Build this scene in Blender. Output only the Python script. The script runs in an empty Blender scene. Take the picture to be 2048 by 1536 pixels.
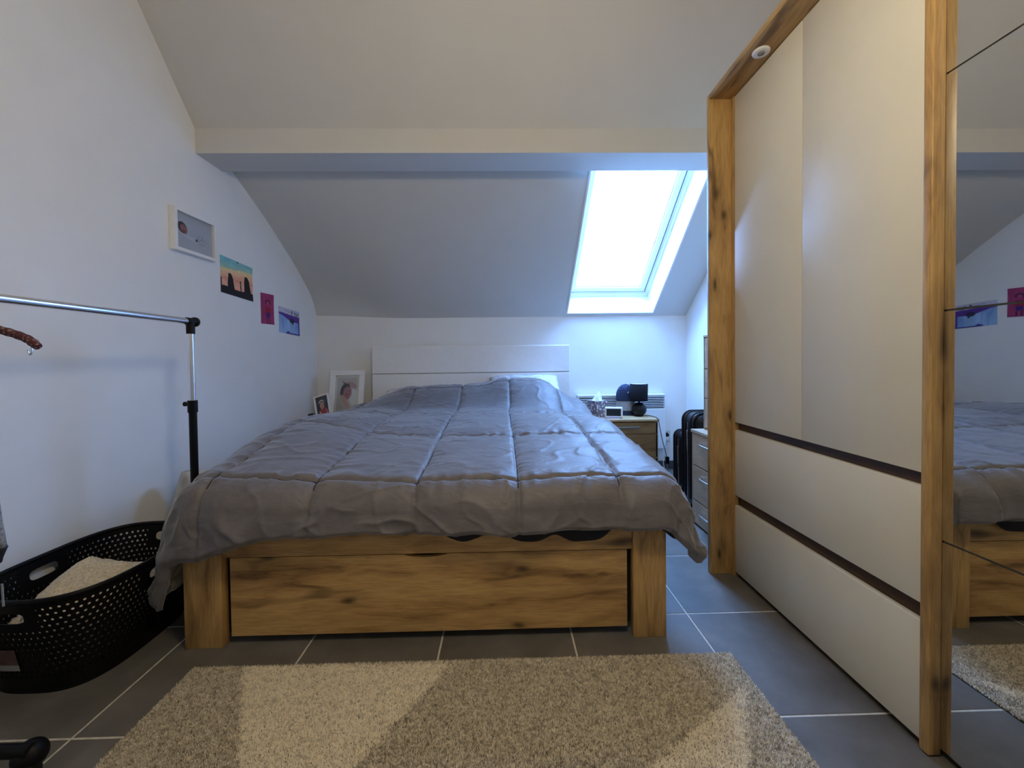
import bpy, bmesh, math, random
import numpy as np
from mathutils import Matrix, Vector

random.seed(7)
rng = np.random.default_rng(11)
scene = bpy.context.scene
C = scene.collection

# ------------------------------------------------------------------ camera
F_PX, YAW, PITCH, ROLL, CAM_H, CY = 828.53, 0.0219, -0.0203, -0.0121, 0.9605, 735.6
cam = bpy.data.cameras.new('camera')
cam.sensor_width = 36.0
cam.lens = F_PX / 2048 * 36.0
cam.shift_y = (CY - 768) / 2048
cam.clip_start = 0.02
cam_o = bpy.data.objects.new('camera', cam)
C.objects.link(cam_o)
_f = Vector((math.sin(YAW) * math.cos(PITCH), math.cos(YAW) * math.cos(PITCH), math.sin(PITCH)))
_r = Vector((math.cos(YAW), -math.sin(YAW), 0))
_u = _r.cross(_f)
_r2 = _r * math.cos(ROLL) + _u * math.sin(ROLL)
_u2 = -_r * math.sin(ROLL) + _u * math.cos(ROLL)
cam_o.matrix_world = Matrix(((_r2.x, _u2.x, -_f.x, 0), (_r2.y, _u2.y, -_f.y, 0), (_r2.z, _u2.z, -_f.z, CAM_H), (0, 0, 0, 1)))
scene.camera = cam_o

# ------------------------------------------------------------------ sky, lights, exposure
SKY_COLOUR, SKY_STRENGTH = (0.25, 0.475, 1.0), 12.0
LAMP_COLOUR, LAMP_STRENGTH = (1.0, 0.84, 0.58), 10.8
LAMP_POS = (0.10, 0.50, 1.90)
world = bpy.data.worlds.new('sky')
scene.world = world
world.use_nodes = True
world.node_tree.nodes['Background'].inputs[0].default_value = (*SKY_COLOUR, 1)
world.node_tree.nodes['Background'].inputs[1].default_value = SKY_STRENGTH
scene.view_settings.view_transform = 'Standard'
scene.view_settings.look = 'None'
scene.view_settings.gamma = 1
scene.view_settings.use_curve_mapping = False
scene.view_settings.exposure = 2.0
scene.cycles.use_denoising = True
scene.cycles.max_bounces = 12
scene.cycles.diffuse_bounces = 7
scene.cycles.glossy_bounces = 5
scene.cycles.transmission_bounces = 6
scene.cycles.transparent_max_bounces = 8
scene.cycles.sample_clamp_indirect = 8


# ------------------------------------------------------------------ helpers
def lin(c):
    return tuple(((v / 255) / 12.92 if v / 255 <= 0.04045 else ((v / 255 + 0.055) / 1.055) ** 2.4) for v in c)


OFF = {}


def thing(name, label, cat, loc=(0, 0, 0), rotz=0.0, group=None, world_coords=False):
    o = bpy.data.objects.new(name, None)
    C.objects.link(o)
    o.empty_display_size = 0.05
    o.location = loc
    o.rotation_euler = (0, 0, rotz)
    o['label'] = label
    o['category'] = cat
    if group:
        o['group'] = group
    OFF[o.name] = Vector(loc) if world_coords else Vector((0, 0, 0))
    return o


def tag(o, label, cat, group=None):
    o['label'] = label
    o['category'] = cat
    if group:
        o['group'] = group
    return o


def link_mesh(name, me, mat, parent=None, smooth=False):
    n = len(me.vertices)
    co = np.empty(n * 3)
    me.vertices.foreach_get('co', co)
    co = co.reshape(-1, 3)
    c = (co.min(0) + co.max(0)) / 2
    me.vertices.foreach_set('co', (co - c).ravel())
    me.update()
    if mat:
        for m in (mat if isinstance(mat, (list, tuple)) else [mat]):
            me.materials.append(m)
    if smooth:
        me.polygons.foreach_set('use_smooth', [True] * len(me.polygons))
    o = bpy.data.objects.new(name, me)
    C.objects.link(o)
    c = Vector(c)
    if parent:
        o.parent = parent
        o.location = c - OFF[parent.name]
    else:
        o.location = c
    OFF[o.name] = c
    return o


def from_bm(name, bm, mat, parent=None, smooth=False):
    bmesh.ops.recalc_face_normals(bm, faces=bm.faces)
    me = bpy.data.meshes.new(name)
    bm.to_mesh(me)
    bm.free()
    return link_mesh(name, me, mat, parent, smooth)


def from_data(name, verts, faces, mat, parent=None, smooth=False, recalc=False):
    me = bpy.data.meshes.new(name)
    me.from_pydata([tuple(v) for v in verts], [], [tuple(f) for f in faces])
    if recalc:
        bm = bmesh.new()
        bm.from_mesh(me)
        bmesh.ops.recalc_face_normals(bm, faces=bm.faces)
        bm.to_mesh(me)
        bm.free()
    return link_mesh(name, me, mat, parent, smooth)


def bm_box(bm, x0, x1, y0, y1, z0, z1, bev=0.0, seg=2, mat=None):
    t = bmesh.new()
    bmesh.ops.create_cube(t, size=1.0)
    bmesh.ops.scale(t, vec=(abs(x1 - x0), abs(y1 - y0), abs(z1 - z0)), verts=t.verts)
    if bev > 0:
        bev = min(bev, 0.49 * min(abs(x1 - x0), abs(y1 - y0), abs(z1 - z0)))
        bmesh.ops.bevel(t, geom=list(t.edges), offset=bev, segments=seg, affect='EDGES', profile=0.5)
    bmesh.ops.translate(t, vec=((x0 + x1) / 2, (y0 + y1) / 2, (z0 + z1) / 2), verts=t.verts)
    if mat is not None:
        bmesh.ops.transform(t, matrix=mat, verts=t.verts)
    me = bpy.data.meshes.new('tmp')
    t.to_mesh(me)
    t.free()
    bm.from_mesh(me)
    bpy.data.meshes.remove(me)


def box(name, mat, x0, x1, y0, y1, z0, z1, parent=None, bev=0.0015, seg=2, smooth=False):
    bm = bmesh.new()
    bm_box(bm, x0, x1, y0, y1, z0, z1, bev, seg)
    return from_bm(name, bm, mat, parent, smooth)


def catmull(pts, n=8, closed=False):
    P = [Vector(p) for p in pts]
    out = []
    m = len(P)
    for i in range(m if closed else m - 1):
        p0 = P[(i - 1) % m] if (closed or i > 0) else P[0] * 2 - P[1]
        p1, p2 = P[i], P[(i + 1) % m]
        p3 = P[(i + 2) % m] if (closed or i + 2 < m) else P[-1] * 2 - P[-2]
        for k in range(n):
            t = k / n
            out.append(0.5 * ((2 * p1) + (p2 - p0) * t + (2 * p0 - 5 * p1 + 4 * p2 - p3) * t * t + (3 * p1 - p0 - 3 * p2 + p3) * t ** 3))
    if not closed:
        out.append(P[-1])
    return out


def tube_data(path, rad, seg=10, closed=False, cap=True):
    """swept circle along path; rad a number or list"""
    n = len(path)
    V, Fc = [], []
    prev = None
    for i, p in enumerate(path):
        a = path[(i - 1) % n] if (closed or i > 0) else path[i]
        b = path[(i + 1) % n] if (closed or i < n - 1) else path[i]
        t = (Vector(b) - Vector(a)).normalized()
        if prev is None:
            up = Vector((0, 0, 1)) if abs(t.z) < 0.9 else Vector((1, 0, 0))
            nx = t.cross(up).normalized()
        else:
            nx = (prev - t * prev.dot(t)).normalized()
        prev = nx
        ny = t.cross(nx)
        r = rad[i] if isinstance(rad, (list, tuple, np.ndarray)) else rad
        for k in range(seg):
            an = 2 * math.pi * k / seg
            V.append(Vector(p) + nx * math.cos(an) * r + ny * math.sin(an) * r)
    for i in range(n if closed else n - 1):
        j = (i + 1) % n
        for k in range(seg):
            l = (k + 1) % seg
            Fc.append((i * seg + k, i * seg + l, j * seg + l, j * seg + k))
    if cap and not closed:
        Fc.append(tuple(range(seg))[::-1])
        Fc.append(tuple((n - 1) * seg + k for k in range(seg)))
    return V, Fc


def tube(name, mat, path, rad, parent=None, seg=10, closed=False):
    V, Fc = tube_data(path, rad, seg, closed)
    return sharp_smooth(from_data(name, V, Fc, mat, parent, smooth=True, recalc=True), 50)


def lathe(name, mat, prof, centre, parent=None, seg=32, axis='Z', smooth=True):
    V, Fc = [], []
    n = len(prof)
    for r, h in prof:
        for k in range(seg):
            a = 2 * math.pi * k / seg
            c, s = math.cos(a) * r, math.sin(a) * r
            q = {'Z': (c, s, h), 'X': (h, c, s), 'Y': (c, h, s)}[axis]
            V.append((q[0] + centre[0], q[1] + centre[1], q[2] + centre[2]))
    for i in range(n - 1):
        for k in range(seg):
            l = (k + 1) % seg
            Fc.append((i * seg + k, i * seg + l, (i + 1) * seg + l, (i + 1) * seg + k))
    if prof[0][0] > 1e-6:
        Fc.append(tuple(range(seg))[::-1])
    if prof[-1][0] > 1e-6:
        Fc.append(tuple((n - 1) * seg + k for k in range(seg)))
    me = bpy.data.meshes.new(name)
    me.from_pydata(V, [], Fc)
    bm = bmesh.new()
    bm.from_mesh(me)
    bmesh.ops.remove_doubles(bm, verts=bm.verts, dist=1e-6)
    bmesh.ops.recalc_face_normals(bm, faces=bm.faces)
    bm.to_mesh(me)
    bm.free()
    return link_mesh(name, me, mat, parent, smooth)


def sharp_smooth(o, deg=35):
    me = o.data
    me.polygons.foreach_set('use_smooth', [True] * len(me.polygons))
    try:
        me.set_sharp_from_angle(angle=math.radians(deg))
    except Exception:
        pass
    return o


def prism(name, mat, poly, axis, a0, a1, parent=None):
    """extrude a 2D polygon along axis from a0 to a1"""
    n = len(poly)
    V = []
    for a in (a0, a1):
        for (p, q) in poly:
            V.append({'X': (a, p, q), 'Y': (p, a, q), 'Z': (p, q, a)}[axis])
    Fc = [tuple(range(n)), tuple(range(n, 2 * n))[::-1]] + [(i, (i + 1) % n, n + (i + 1) % n, n + i) for i in range(n)]
    return from_data(name, V, Fc, mat, parent, recalc=True)


def _hash(ix, iy, iz, seed):
    h = (ix.astype(np.int64) * 374761393 + iy.astype(np.int64) * 668265263 + iz.astype(np.int64) * 2147483647 + seed * 1274126177) & 0xFFFFFFFF
    h = ((h ^ (h >> 13)) * 1274126177) & 0xFFFFFFFF
    h = h ^ (h >> 16)
    return (h & 0xFFFF) / 65535.0


def vnoise(x, y, z=0.0, seed=0):
    x, y, z = np.broadcast_arrays(np.asarray(x, float), np.asarray(y, float), np.asarray(z, float))
    ix, iy, iz = np.floor(x), np.floor(y), np.floor(z)
    fx, fy, fz = x - ix, y - iy, z - iz
    fx, fy, fz = [t * t * t * (t * (t * 6 - 15) + 10) for t in (fx, fy, fz)]
    r = 0
    for a in (0, 1):
        for b in (0, 1):
            for c in (0, 1):
                w = (fx if a else 1 - fx) * (fy if b else 1 - fy) * (fz if c else 1 - fz)
                r = r + w * _hash(ix + a, iy + b, iz + c, seed)
    return r * 2 - 1


def sstep(a, b, x):
    t = np.clip((np.asarray(x, float) - a) / (b - a), 0, 1)
    return t * t * (3 - 2 * t)


# ------------------------------------------------------------------ materials
MATS = {}


def new_mat(name):
    m = bpy.data.materials.new(name)
    m.use_nodes = True
    nt = m.node_tree
    nt.nodes.clear()
    out = nt.nodes.new('ShaderNodeOutputMaterial')
    bs = nt.nodes.new('ShaderNodeBsdfPrincipled')
    nt.links.new(bs.outputs[0], out.inputs[0])
    MATS[name] = m
    return m, nt, bs


def N(nt, typ, **kw):
    n = nt.nodes.new(typ)
    for k, v in kw.items():
        if isinstance(k, str) and k.startswith('i_'):
            n.inputs[k[2:]].default_value = v
        else:
            setattr(n, k, v)
    return n


def ramp(nt, fac, stops):
    r = nt.nodes.new('ShaderNodeValToRGB')
    el = r.color_ramp.elements
    while len(el) < len(stops):
        el.new(0.5)
    for e, (p, c) in zip(el, stops):
        e.position = p
        e.color = (*c, 1) if len(c) == 3 else c
    nt.links.new(fac, r.inputs[0])
    return r


def coords(nt, scale=(1, 1, 1), rnd=False):
    tc = nt.nodes.new('ShaderNodeTexCoord')
    mp = nt.nodes.new('ShaderNodeMapping')
    mp.inputs['Scale'].default_value = scale
    nt.links.new(tc.outputs['Object'], mp.inputs[0])
    if rnd:
        oi = nt.nodes.new('ShaderNodeObjectInfo')
        mul = N(nt, 'ShaderNodeMath', operation='MULTIPLY')
        mul.inputs[1].default_value = 37.0
        nt.links.new(oi.outputs['Random'], mul.inputs[0])
        cx = nt.nodes.new('ShaderNodeCombineXYZ')
        for i in range(3):
            nt.links.new(mul.outputs[0], cx.inputs[i])
        nt.links.new(cx.outputs[0], mp.inputs['Location'])
    return mp.outputs[0]


def bump(nt, bs, height, strength=0.3, dist=0.002):
    b = N(nt, 'ShaderNodeBump')
    b.inputs['Strength'].default_value = strength
    b.inputs['Distance'].default_value = dist
    nt.links.new(height, b.inputs['Height'])
    nt.links.new(b.outputs[0], bs.inputs['Normal'])


def plain(name, col, rough=0.5, metal=0.0, noise=0.04, scale=30, bstr=0.0, bdist=0.001, sheen=0.0, spec=0.5, rnd=True):
    m, nt, bs = new_mat(name)
    v = coords(nt, rnd=rnd)
    t = N(nt, 'ShaderNodeTexNoise')
    t.inputs['Scale'].default_value = scale
    t.inputs['Detail'].default_value = 4
    nt.links.new(v, t.inputs['Vector'])
    a = tuple(max(0, c * (1 - noise * 2)) for c in col)
    b = tuple(min(1, c * (1 + noise * 2)) for c in col)
    r = ramp(nt, t.outputs[0], [(0.3, a), (0.7, b)])
    nt.links.new(r.outputs[0], bs.inputs['Base Color'])
    bs.inputs['Roughness'].default_value = rough
    bs.inputs['Metallic'].default_value = metal
    bs.inputs['Specular IOR Level'].default_value = spec
    if sheen:
        bs.inputs['Sheen Weight'].default_value = sheen
    if bstr:
        bump(nt, bs, t.outputs[0], bstr, bdist)
    return m


def oak(name, axis, light, mid, dark, knots=True, rough=0.45, gs=1.0):
    """wild oak: long streaks along axis, a few knots with grain bending round them"""
    m, nt, bs = new_mat(name)
    src = coords(nt, rnd=True)
    sp = nt.nodes.new('ShaderNodeSeparateXYZ')
    nt.links.new(src, sp.inputs[0])
    order = {'X': (0, 2, 1), 'Y': (1, 0, 2), 'Z': (2, 0, 1)}[axis]

    def vec(sg, sa):
        c = nt.nodes.new('ShaderNodeCombineXYZ')
        for i, (k, s) in enumerate(zip(order, (sg, sa, sa))):
            mu = N(nt, 'ShaderNodeMath', operation='MULTIPLY')
            mu.inputs[1].default_value = s * gs
            nt.links.new(sp.outputs[k], mu.inputs[0])
            nt.links.new(mu.outputs[0], c.inputs[i])
        return c.outputs[0]
    warp = N(nt, 'ShaderNodeTexNoise')
    warp.inputs['Scale'].default_value = 1.0
    warp.inputs['Detail'].default_value = 2
    nt.links.new(vec(2.2, 6.5), warp.inputs['Vector'])
    wv = N(nt, 'ShaderNodeVectorMath', operation='SCALE')
    wv.inputs['Scale'].default_value = 2.3
    nt.links.new(warp.outputs['Color'], wv.inputs[0])
    add = N(nt, 'ShaderNodeVectorMath', operation='ADD')
    nt.links.new(vec(1.6, 16), add.inputs[0])
    nt.links.new(wv.outputs[0], add.inputs[1])
    st = N(nt, 'ShaderNodeTexNoise')
    st.inputs['Scale'].default_value = 1.0
    st.inputs['Detail'].default_value = 7
    st.inputs['Roughness'].default_value = 0.62
    nt.links.new(add.outputs[0], st.inputs['Vector'])
    c1 = ramp(nt, st.outputs[0], [(0.30, dark), (0.42, mid), (0.56, light), (0.74, tuple(min(1, c * 1.12) for c in light))])
    fine = N(nt, 'ShaderNodeTexNoise')
    fine.inputs['Scale'].default_value = 1.0
    fine.inputs['Detail'].default_value = 3
    nt.links.new(vec(14, 260), fine.inputs['Vector'])
    fr = ramp(nt, fine.outputs[0], [(0.35, (0.72, 0.72, 0.72)), (0.6, (1, 1, 1))])
    mx = N(nt, 'ShaderNodeMix', data_type='RGBA', blend_type='MULTIPLY')
    mx.inputs['Factor'].default_value = 0.8
    nt.links.new(c1.outputs[0], mx.inputs['A'])
    nt.links.new(fr.outputs[0], mx.inputs['B'])
    last = mx.outputs['Result']
    if knots:
        for (sg, sa, seed, thr) in ((3.4, 7.5, 0.0, 0.105), (1.9, 5.0, 11.3, 0.12)):
            ofs = N(nt, 'ShaderNodeVectorMath', operation='ADD')
            ofs.inputs[1].default_value = (seed, seed * 1.7, 0)
            nt.links.new(vec(sg, sa), ofs.inputs[0])
            k2 = N(nt, 'ShaderNodeVectorMath', operation='ADD')
            sc = N(nt, 'ShaderNodeVectorMath', operation='SCALE')
            sc.inputs['Scale'].default_value = 0.5
            nt.links.new(warp.outputs['Color'], sc.inputs[0])
            nt.links.new(ofs.outputs[0], k2.inputs[0])
            nt.links.new(sc.outputs[0], k2.inputs[1])
            vo = N(nt, 'ShaderNodeTexVoronoi', feature='F1', voronoi_dimensions='2D')
            vo.inputs['Scale'].default_value = 1.0
            nt.links.new(k2.outputs[0], vo.inputs['Vector'])
            kr = ramp(nt, vo.outputs['Distance'], [(0.0, (1, 1, 1)), (thr * 0.45, (0.75, 0.75, 0.75)), (thr, (0.25, 0.25, 0.25)), (thr * 2.6, (0, 0, 0))])
            sel = N(nt, 'ShaderNodeSeparateColor')
            nt.links.new(vo.outputs['Color'], sel.inputs[0])
            gt = N(nt, 'ShaderNodeMath', operation='GREATER_THAN')
            gt.inputs[1].default_value = 0.60
            nt.links.new(sel.outputs[0], gt.inputs[0])
            mk = N(nt, 'ShaderNodeMath', operation='MULTIPLY')
            nt.links.new(kr.outputs[0], mk.inputs[0])
            nt.links.new(gt.outputs[0], mk.inputs[1])
            m2 = N(nt, 'ShaderNodeMix', data_type='RGBA')
            nt.links.new(mk.outputs[0], m2.inputs['Factor'])
            nt.links.new(last, m2.inputs['A'])
            m2.inputs['B'].default_value = (*[c * 0.35 for c in dark], 1)
            last = m2.outputs['Result']
    if knots:
        # long drying cracks that follow the grain
        ck = N(nt, 'ShaderNodeTexNoise')
        ck.inputs['Scale'].default_value = 1.0
        ck.inputs['Detail'].default_value = 3
        nt.links.new(vec(0.9, 4.2), ck.inputs['Vector'])
        cr = ramp(nt, ck.outputs[0], [(0.484, (0, 0, 0)), (0.497, (0.7, 0.7, 0.7)), (0.503, (0.7, 0.7, 0.7)), (0.520, (0, 0, 0))])
        cm = N(nt, 'ShaderNodeMath', operation='MULTIPLY')
        fr2 = ramp(nt, warp.outputs[0], [(0.45, (0, 0, 0)), (0.62, (1, 1, 1))])
        nt.links.new(cr.outputs[0], cm.inputs[0])
        nt.links.new(fr2.outputs[0], cm.inputs[1])
        m3 = N(nt, 'ShaderNodeMix', data_type='RGBA')
        nt.links.new(cm.outputs[0], m3.inputs['Factor'])
        nt.links.new(last, m3.inputs['A'])
        m3.inputs['B'].default_value = (*[c * 0.5 for c in dark], 1)
        last = m3.outputs['Result']
    nt.links.new(last, bs.inputs['Base Color'])
    bs.inputs['Roughness'].default_value = rough
    bump(nt, bs, fine.outputs[0], 0.12, 0.0006)
    return m


OAK_L, OAK_M, OAK_D = (0.55, 0.335, 0.120), (0.41, 0.230, 0.078), (0.165, 0.085, 0.030)
oak_x = oak('oak_grain_x', 'X', OAK_L, OAK_M, OAK_D)
oak_y = oak('oak_grain_y', 'Y', OAK_L, OAK_M, OAK_D)
oak_z = oak('oak_grain_z', 'Z', OAK_L, OAK_M, OAK_D)
pale_x = oak('pale_oak_grain_x', 'X', (0.60, 0.42, 0.23), (0.52, 0.35, 0.18), (0.40, 0.25, 0.12), knots=False, gs=1.4)
pale_y = oak('pale_oak_grain_y', 'Y', (0.56, 0.43, 0.30), (0.51, 0.385, 0.26), (0.44, 0.32, 0.20), knots=False, gs=1.4)
pale_z = oak('pale_oak_grain_z', 'Z', (0.58, 0.45, 0.31), (0.53, 0.40, 0.27), (0.46, 0.34, 0.22), knots=False, gs=1.4)
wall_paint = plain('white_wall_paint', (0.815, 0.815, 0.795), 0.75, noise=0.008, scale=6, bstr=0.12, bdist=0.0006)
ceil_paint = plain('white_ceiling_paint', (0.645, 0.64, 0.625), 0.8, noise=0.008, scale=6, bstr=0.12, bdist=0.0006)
white_lacquer = plain('white_lacquer', (0.82, 0.82, 0.80), 0.35, noise=0.01)
white_plastic = plain('white_plastic', (0.80, 0.81, 0.82), 0.35, noise=0.01)
window_white = plain('window_frame_white', (0.80, 0.82, 0.85), 0.35, noise=0.01)
cream = plain('cream_door_laminate', (0.70, 0.665, 0.565), 0.42, noise=0.012, scale=8)
wenge = oak('dark_wenge_grain_y', 'Y', (0.075, 0.038, 0.022), (0.055, 0.027, 0.016), (0.03, 0.015, 0.009), knots=False)
black_plastic = plain('black_plastic', (0.0045, 0.0045, 0.005), 0.45, spec=0.18)
black_gap = plain('black_recess', (0.006, 0.006, 0.006), 0.8)
dark_plinth = plain('dark_plinth', (0.02, 0.018, 0.016), 0.6)
rubber = plain('black_rubber', (0.005, 0.005, 0.005), 0.6, spec=0.3)
chrome = plain('chrome_tube', (0.86, 0.88, 0.92), 0.20, metal=1.0, noise=0.01)
steel = plain('brushed_metal', (0.70, 0.70, 0.70), 0.3, metal=1.0, noise=0.02)
grout = plain('pale_grout', (0.60, 0.57, 0.49), 0.9, noise=0.08, scale=60)
skirting = plain('dark_skirting_tile', (0.065, 0.066, 0.070), 0.4, noise=0.12)
navy = plain('navy_fabric', (0.016, 0.030, 0.085), 0.7, noise=0.12, scale=80, bstr=0.2)
grey_fabric = plain('grey_fabric', (0.34, 0.36, 0.40), 0.85, noise=0.06, scale=90, bstr=0.2)
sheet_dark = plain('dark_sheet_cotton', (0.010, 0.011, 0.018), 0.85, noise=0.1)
mattress_m = plain('mattress_cotton', (0.6, 0.6, 0.58), 0.9)
pillow_m = plain('pillow_cotton', (0.62, 0.62, 0.66), 0.85, noise=0.12, scale=25, bstr=0.15, bdist=0.003)
shade_m = plain('black_lampshade_cloth', (0.0045, 0.004, 0.006), 0.85, noise=0.1, scale=120, spec=0.2)
shade_in = plain('white_shade_lining', (0.75, 0.75, 0.72), 0.8)
ceramic = plain('matt_black_ceramic', (0.006, 0.005, 0.008), 0.42, spec=0.35)
suit_m = plain('black_suitcase_shell', (0.004, 0.0045, 0.007), 0.42, noise=0.15, scale=60, bstr=0.1, spec=0.35)
paper = plain('white_paper', (0.78, 0.78, 0.78), 0.8)
tissue_m = plain('tissue_paper', (0.82, 0.84, 0.88), 0.9)
coat_m = plain('grey_knit', (0.22, 0.23, 0.24), 0.95, noise=0.2, scale=160, bstr=0.5, bdist=0.003)
coat_dark = plain('black_hem_fabric', (0.012, 0.012, 0.014), 0.9)
bag_m = plain('cream_bag_plastic', (0.55, 0.52, 0.45), 0.5, noise=0.06)
screen_m = plain('clock_display_glass', (0.030, 0.034, 0.040), 0.15)
rosy = plain('clock_foot_acrylic', (0.55, 0.45, 0.60), 0.3)
socket_m = plain('socket_plate_ivory', (0.66, 0.66, 0.62), 0.45)
radiator_m = plain('radiator_enamel', (0.78, 0.79, 0.80), 0.4, noise=0.01)
mat_white = plain('photo_mat_board', (0.74, 0.74, 0.70), 0.8, noise=0.01)


def tile_material():
    m, nt, bs = new_mat('anthracite_tile')
    v = coords(nt, rnd=True)
    t = N(nt, 'ShaderNodeTexNoise')
    t.inputs['Scale'].default_value = 5.0
    t.inputs['Detail'].default_value = 8
    t.inputs['Roughness'].default_value = 0.65
    nt.links.new(v, t.inputs['Vector'])
    r = ramp(nt, t.outputs[0], [(0.30, (0.098, 0.089, 0.077)), (0.52, (0.138, 0.127, 0.112)), (0.72, (0.185, 0.172, 0.154))])
    nt.links.new(r.outputs[0], bs.inputs['Base Color'])
    rr = ramp(nt, t.outputs[0], [(0.3, (0.42,) * 3), (0.7, (0.56,) * 3)])
    nt.links.new(rr.outputs[0], bs.inputs['Roughness'])
    bump(nt, bs, t.outputs[0], 0.12, 0.0015)
    return m


tile_m = tile_material()


def mirror_material():
    m, nt, bs = new_mat('mirror_silver')
    v = coords(nt)
    t = N(nt, 'ShaderNodeTexNoise')
    t.inputs['Scale'].default_value = 2
    nt.links.new(v, t.inputs['Vector'])
    r = ramp(nt, t.outputs[0], [(0.3, (0.74, 0.755, 0.75)), (0.7, (0.76, 0.775, 0.77))])
    nt.links.new(r.outputs[0], bs.inputs['Base Color'])
    bs.inputs['Metallic'].default_value = 1.0
    bs.inputs['Roughness'].default_value = 0.012
    return m


mirror_m = mirror_material()


def glass_material():
    m, nt, bs = new_mat('window_glass')
    nt.nodes.remove(bs)
    out = [n for n in nt.nodes if n.type == 'OUTPUT_MATERIAL'][0]
    tr = N(nt, 'ShaderNodeBsdfTransparent')
    tr.inputs[0].default_value = (0.96, 0.985, 0.99, 1)
    gl = N(nt, 'ShaderNodeBsdfGlossy')
    gl.inputs['Roughness'].default_value = 0.02
    lw = N(nt, 'ShaderNodeLayerWeight')
    lw.inputs['Blend'].default_value = 0.5
    pw5 = N(nt, 'ShaderNodeMath', operation='POWER')
    pw5.inputs[1].default_value = 5.0
    nt.links.new(lw.outputs['Facing'], pw5.inputs[0])
    sch = N(nt, 'ShaderNodeMath', operation='MULTIPLY_ADD')
    sch.inputs[1].default_value = 0.96
    sch.inputs[2].default_value = 0.04
    nt.links.new(pw5.outputs[0], sch.inputs[0])
    mx = N(nt, 'ShaderNodeMixShader')
    nt.links.new(sch.outputs[0], mx.inputs[0])
    nt.links.new(tr.outputs[0], mx.inputs[1])
    nt.links.new(gl.outputs[0], mx.inputs[2])
    nt.links.new(mx.outputs[0], out.inputs[0])
    return m


glass_m = glass_material()


def picture_glass():
    m, nt, bs = new_mat('picture_glass')
    nt.nodes.remove(bs)
    out = [n for n in nt.nodes if n.type == 'OUTPUT_MATERIAL'][0]
    tr = N(nt, 'ShaderNodeBsdfTransparent')
    tr.inputs[0].default_value = (0.96, 0.97, 0.97, 1)
    gl = N(nt, 'ShaderNodeBsdfGlossy')
    gl.inputs['Roughness'].default_value = 0.05
    mx = N(nt, 'ShaderNodeMixShader')
    mx.inputs[0].default_value = 0.05
    nt.links.new(tr.outputs[0], mx.inputs[1])
    nt.links.new(gl.outputs[0], mx.inputs[2])
    nt.links.new(mx.outputs[0], out.inputs[0])
    return m


pic_glass = picture_glass()


def print_material(name, rough=0.6):
    m, nt, bs = new_mat(name)
    a = N(nt, 'ShaderNodeAttribute', attribute_name='Col')
    nt.links.new(a.outputs['Color'], bs.inputs['Base Color'])
    bs.inputs['Roughness'].default_value = rough
    return m


print_m = print_material('printed_paper')


def emit_material(name, col, s):
    m, nt, bs = new_mat(name)
    bs.inputs['Base Color'].default_value = (0.8, 0.8, 0.8, 1)
    bs.inputs['Emission Color'].default_value = (*col, 1)
    bs.inputs['Emission Strength'].default_value = s
    return m


def duvet_material():
    m, nt, bs = new_mat('grey_satin_microfibre')
    v = coords(nt)
    t = N(nt, 'ShaderNodeTexNoise')
    t.inputs['Scale'].default_value = 9
    t.inputs['Detail'].default_value = 6
    t.inputs['Roughness'].default_value = 0.6
    t.inputs['Distortion'].default_value = 0.8
    nt.links.new(v, t.inputs['Vector'])
    r = ramp(nt, t.outputs[0], [(0.3, (0.138, 0.126, 0.130)), (0.7, (0.178, 0.163, 0.167))])
    nt.links.new(r.outputs[0], bs.inputs['Base Color'])
    bs.inputs['Roughness'].default_value = 0.50
    bs.inputs['Sheen Weight'].default_value = 0.35
    bs.inputs['Sheen Roughness'].default_value = 0.4
    bs.inputs['Specular IOR Level'].default_value = 0.32
    # fine crumple relief
    mp = N(nt, 'ShaderNodeMapping')
    mp.inputs['Scale'].default_value = (14, 26, 24)
    tc = N(nt, 'ShaderNodeTexCoord')
    nt.links.new(tc.outputs['Object'], mp.inputs[0])
    w = N(nt, 'ShaderNodeTexNoise')
    w.inputs['Scale'].default_value = 1
    w.inputs['Detail'].default_value = 5
    w.inputs['Distortion'].default_value = 1.6
    nt.links.new(mp.outputs[0], w.inputs['Vector'])
    bump(nt, bs, w.outputs[0], 0.42, 0.007)
    return m


duvet_m = duvet_material()
lining_m = plain('duvet_lining_white', (0.80, 0.76, 0.68), 0.6, noise=0.12, scale=14, bstr=0.5, bdist=0.006)


def fleece_material():
    m, nt, bs = new_mat('cream_fleece')
    v = coords(nt)
    t = N(nt, 'ShaderNodeTexNoise')
    t.inputs['Scale'].default_value = 130
    t.inputs['Detail'].default_value = 4
    nt.links.new(v, t.inputs['Vector'])
    r = ramp(nt, t.outputs[0], [(0.3, (0.56, 0.46, 0.31)), (0.65, (0.86, 0.75, 0.55))])
    nt.links.new(r.outputs[0], bs.inputs['Base Color'])
    bs.inputs['Roughness'].default_value = 1.0
    bs.inputs['Sheen Weight'].default_value = 0.5
    bump(nt, bs, t.outputs[0], 0.8, 0.006)
    return m


fleece_m = fleece_material()


def braid_material():
    m, nt, bs = new_mat('burgundy_braided_cord')
    v = coords(nt, (1, 1, 1))
    w = N(nt, 'ShaderNodeTexVoronoi', feature='F1')
    w.inputs['Scale'].default_value = 190
    nt.links.new(v, w.inputs['Vector'])
    r = ramp(nt, w.outputs['Distance'], [(0.25, (0.10, 0.022, 0.026)), (0.55, (0.055, 0.012, 0.016)), (0.8, (0.26, 0.15, 0.15))])
    nt.links.new(r.outputs[0], bs.inputs['Base Color'])
    bs.inputs['Roughness'].default_value = 0.8
    bump(nt, bs, w.outputs['Distance'], 0.7, 0.002)
    return m


braid_m = braid_material()


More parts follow.
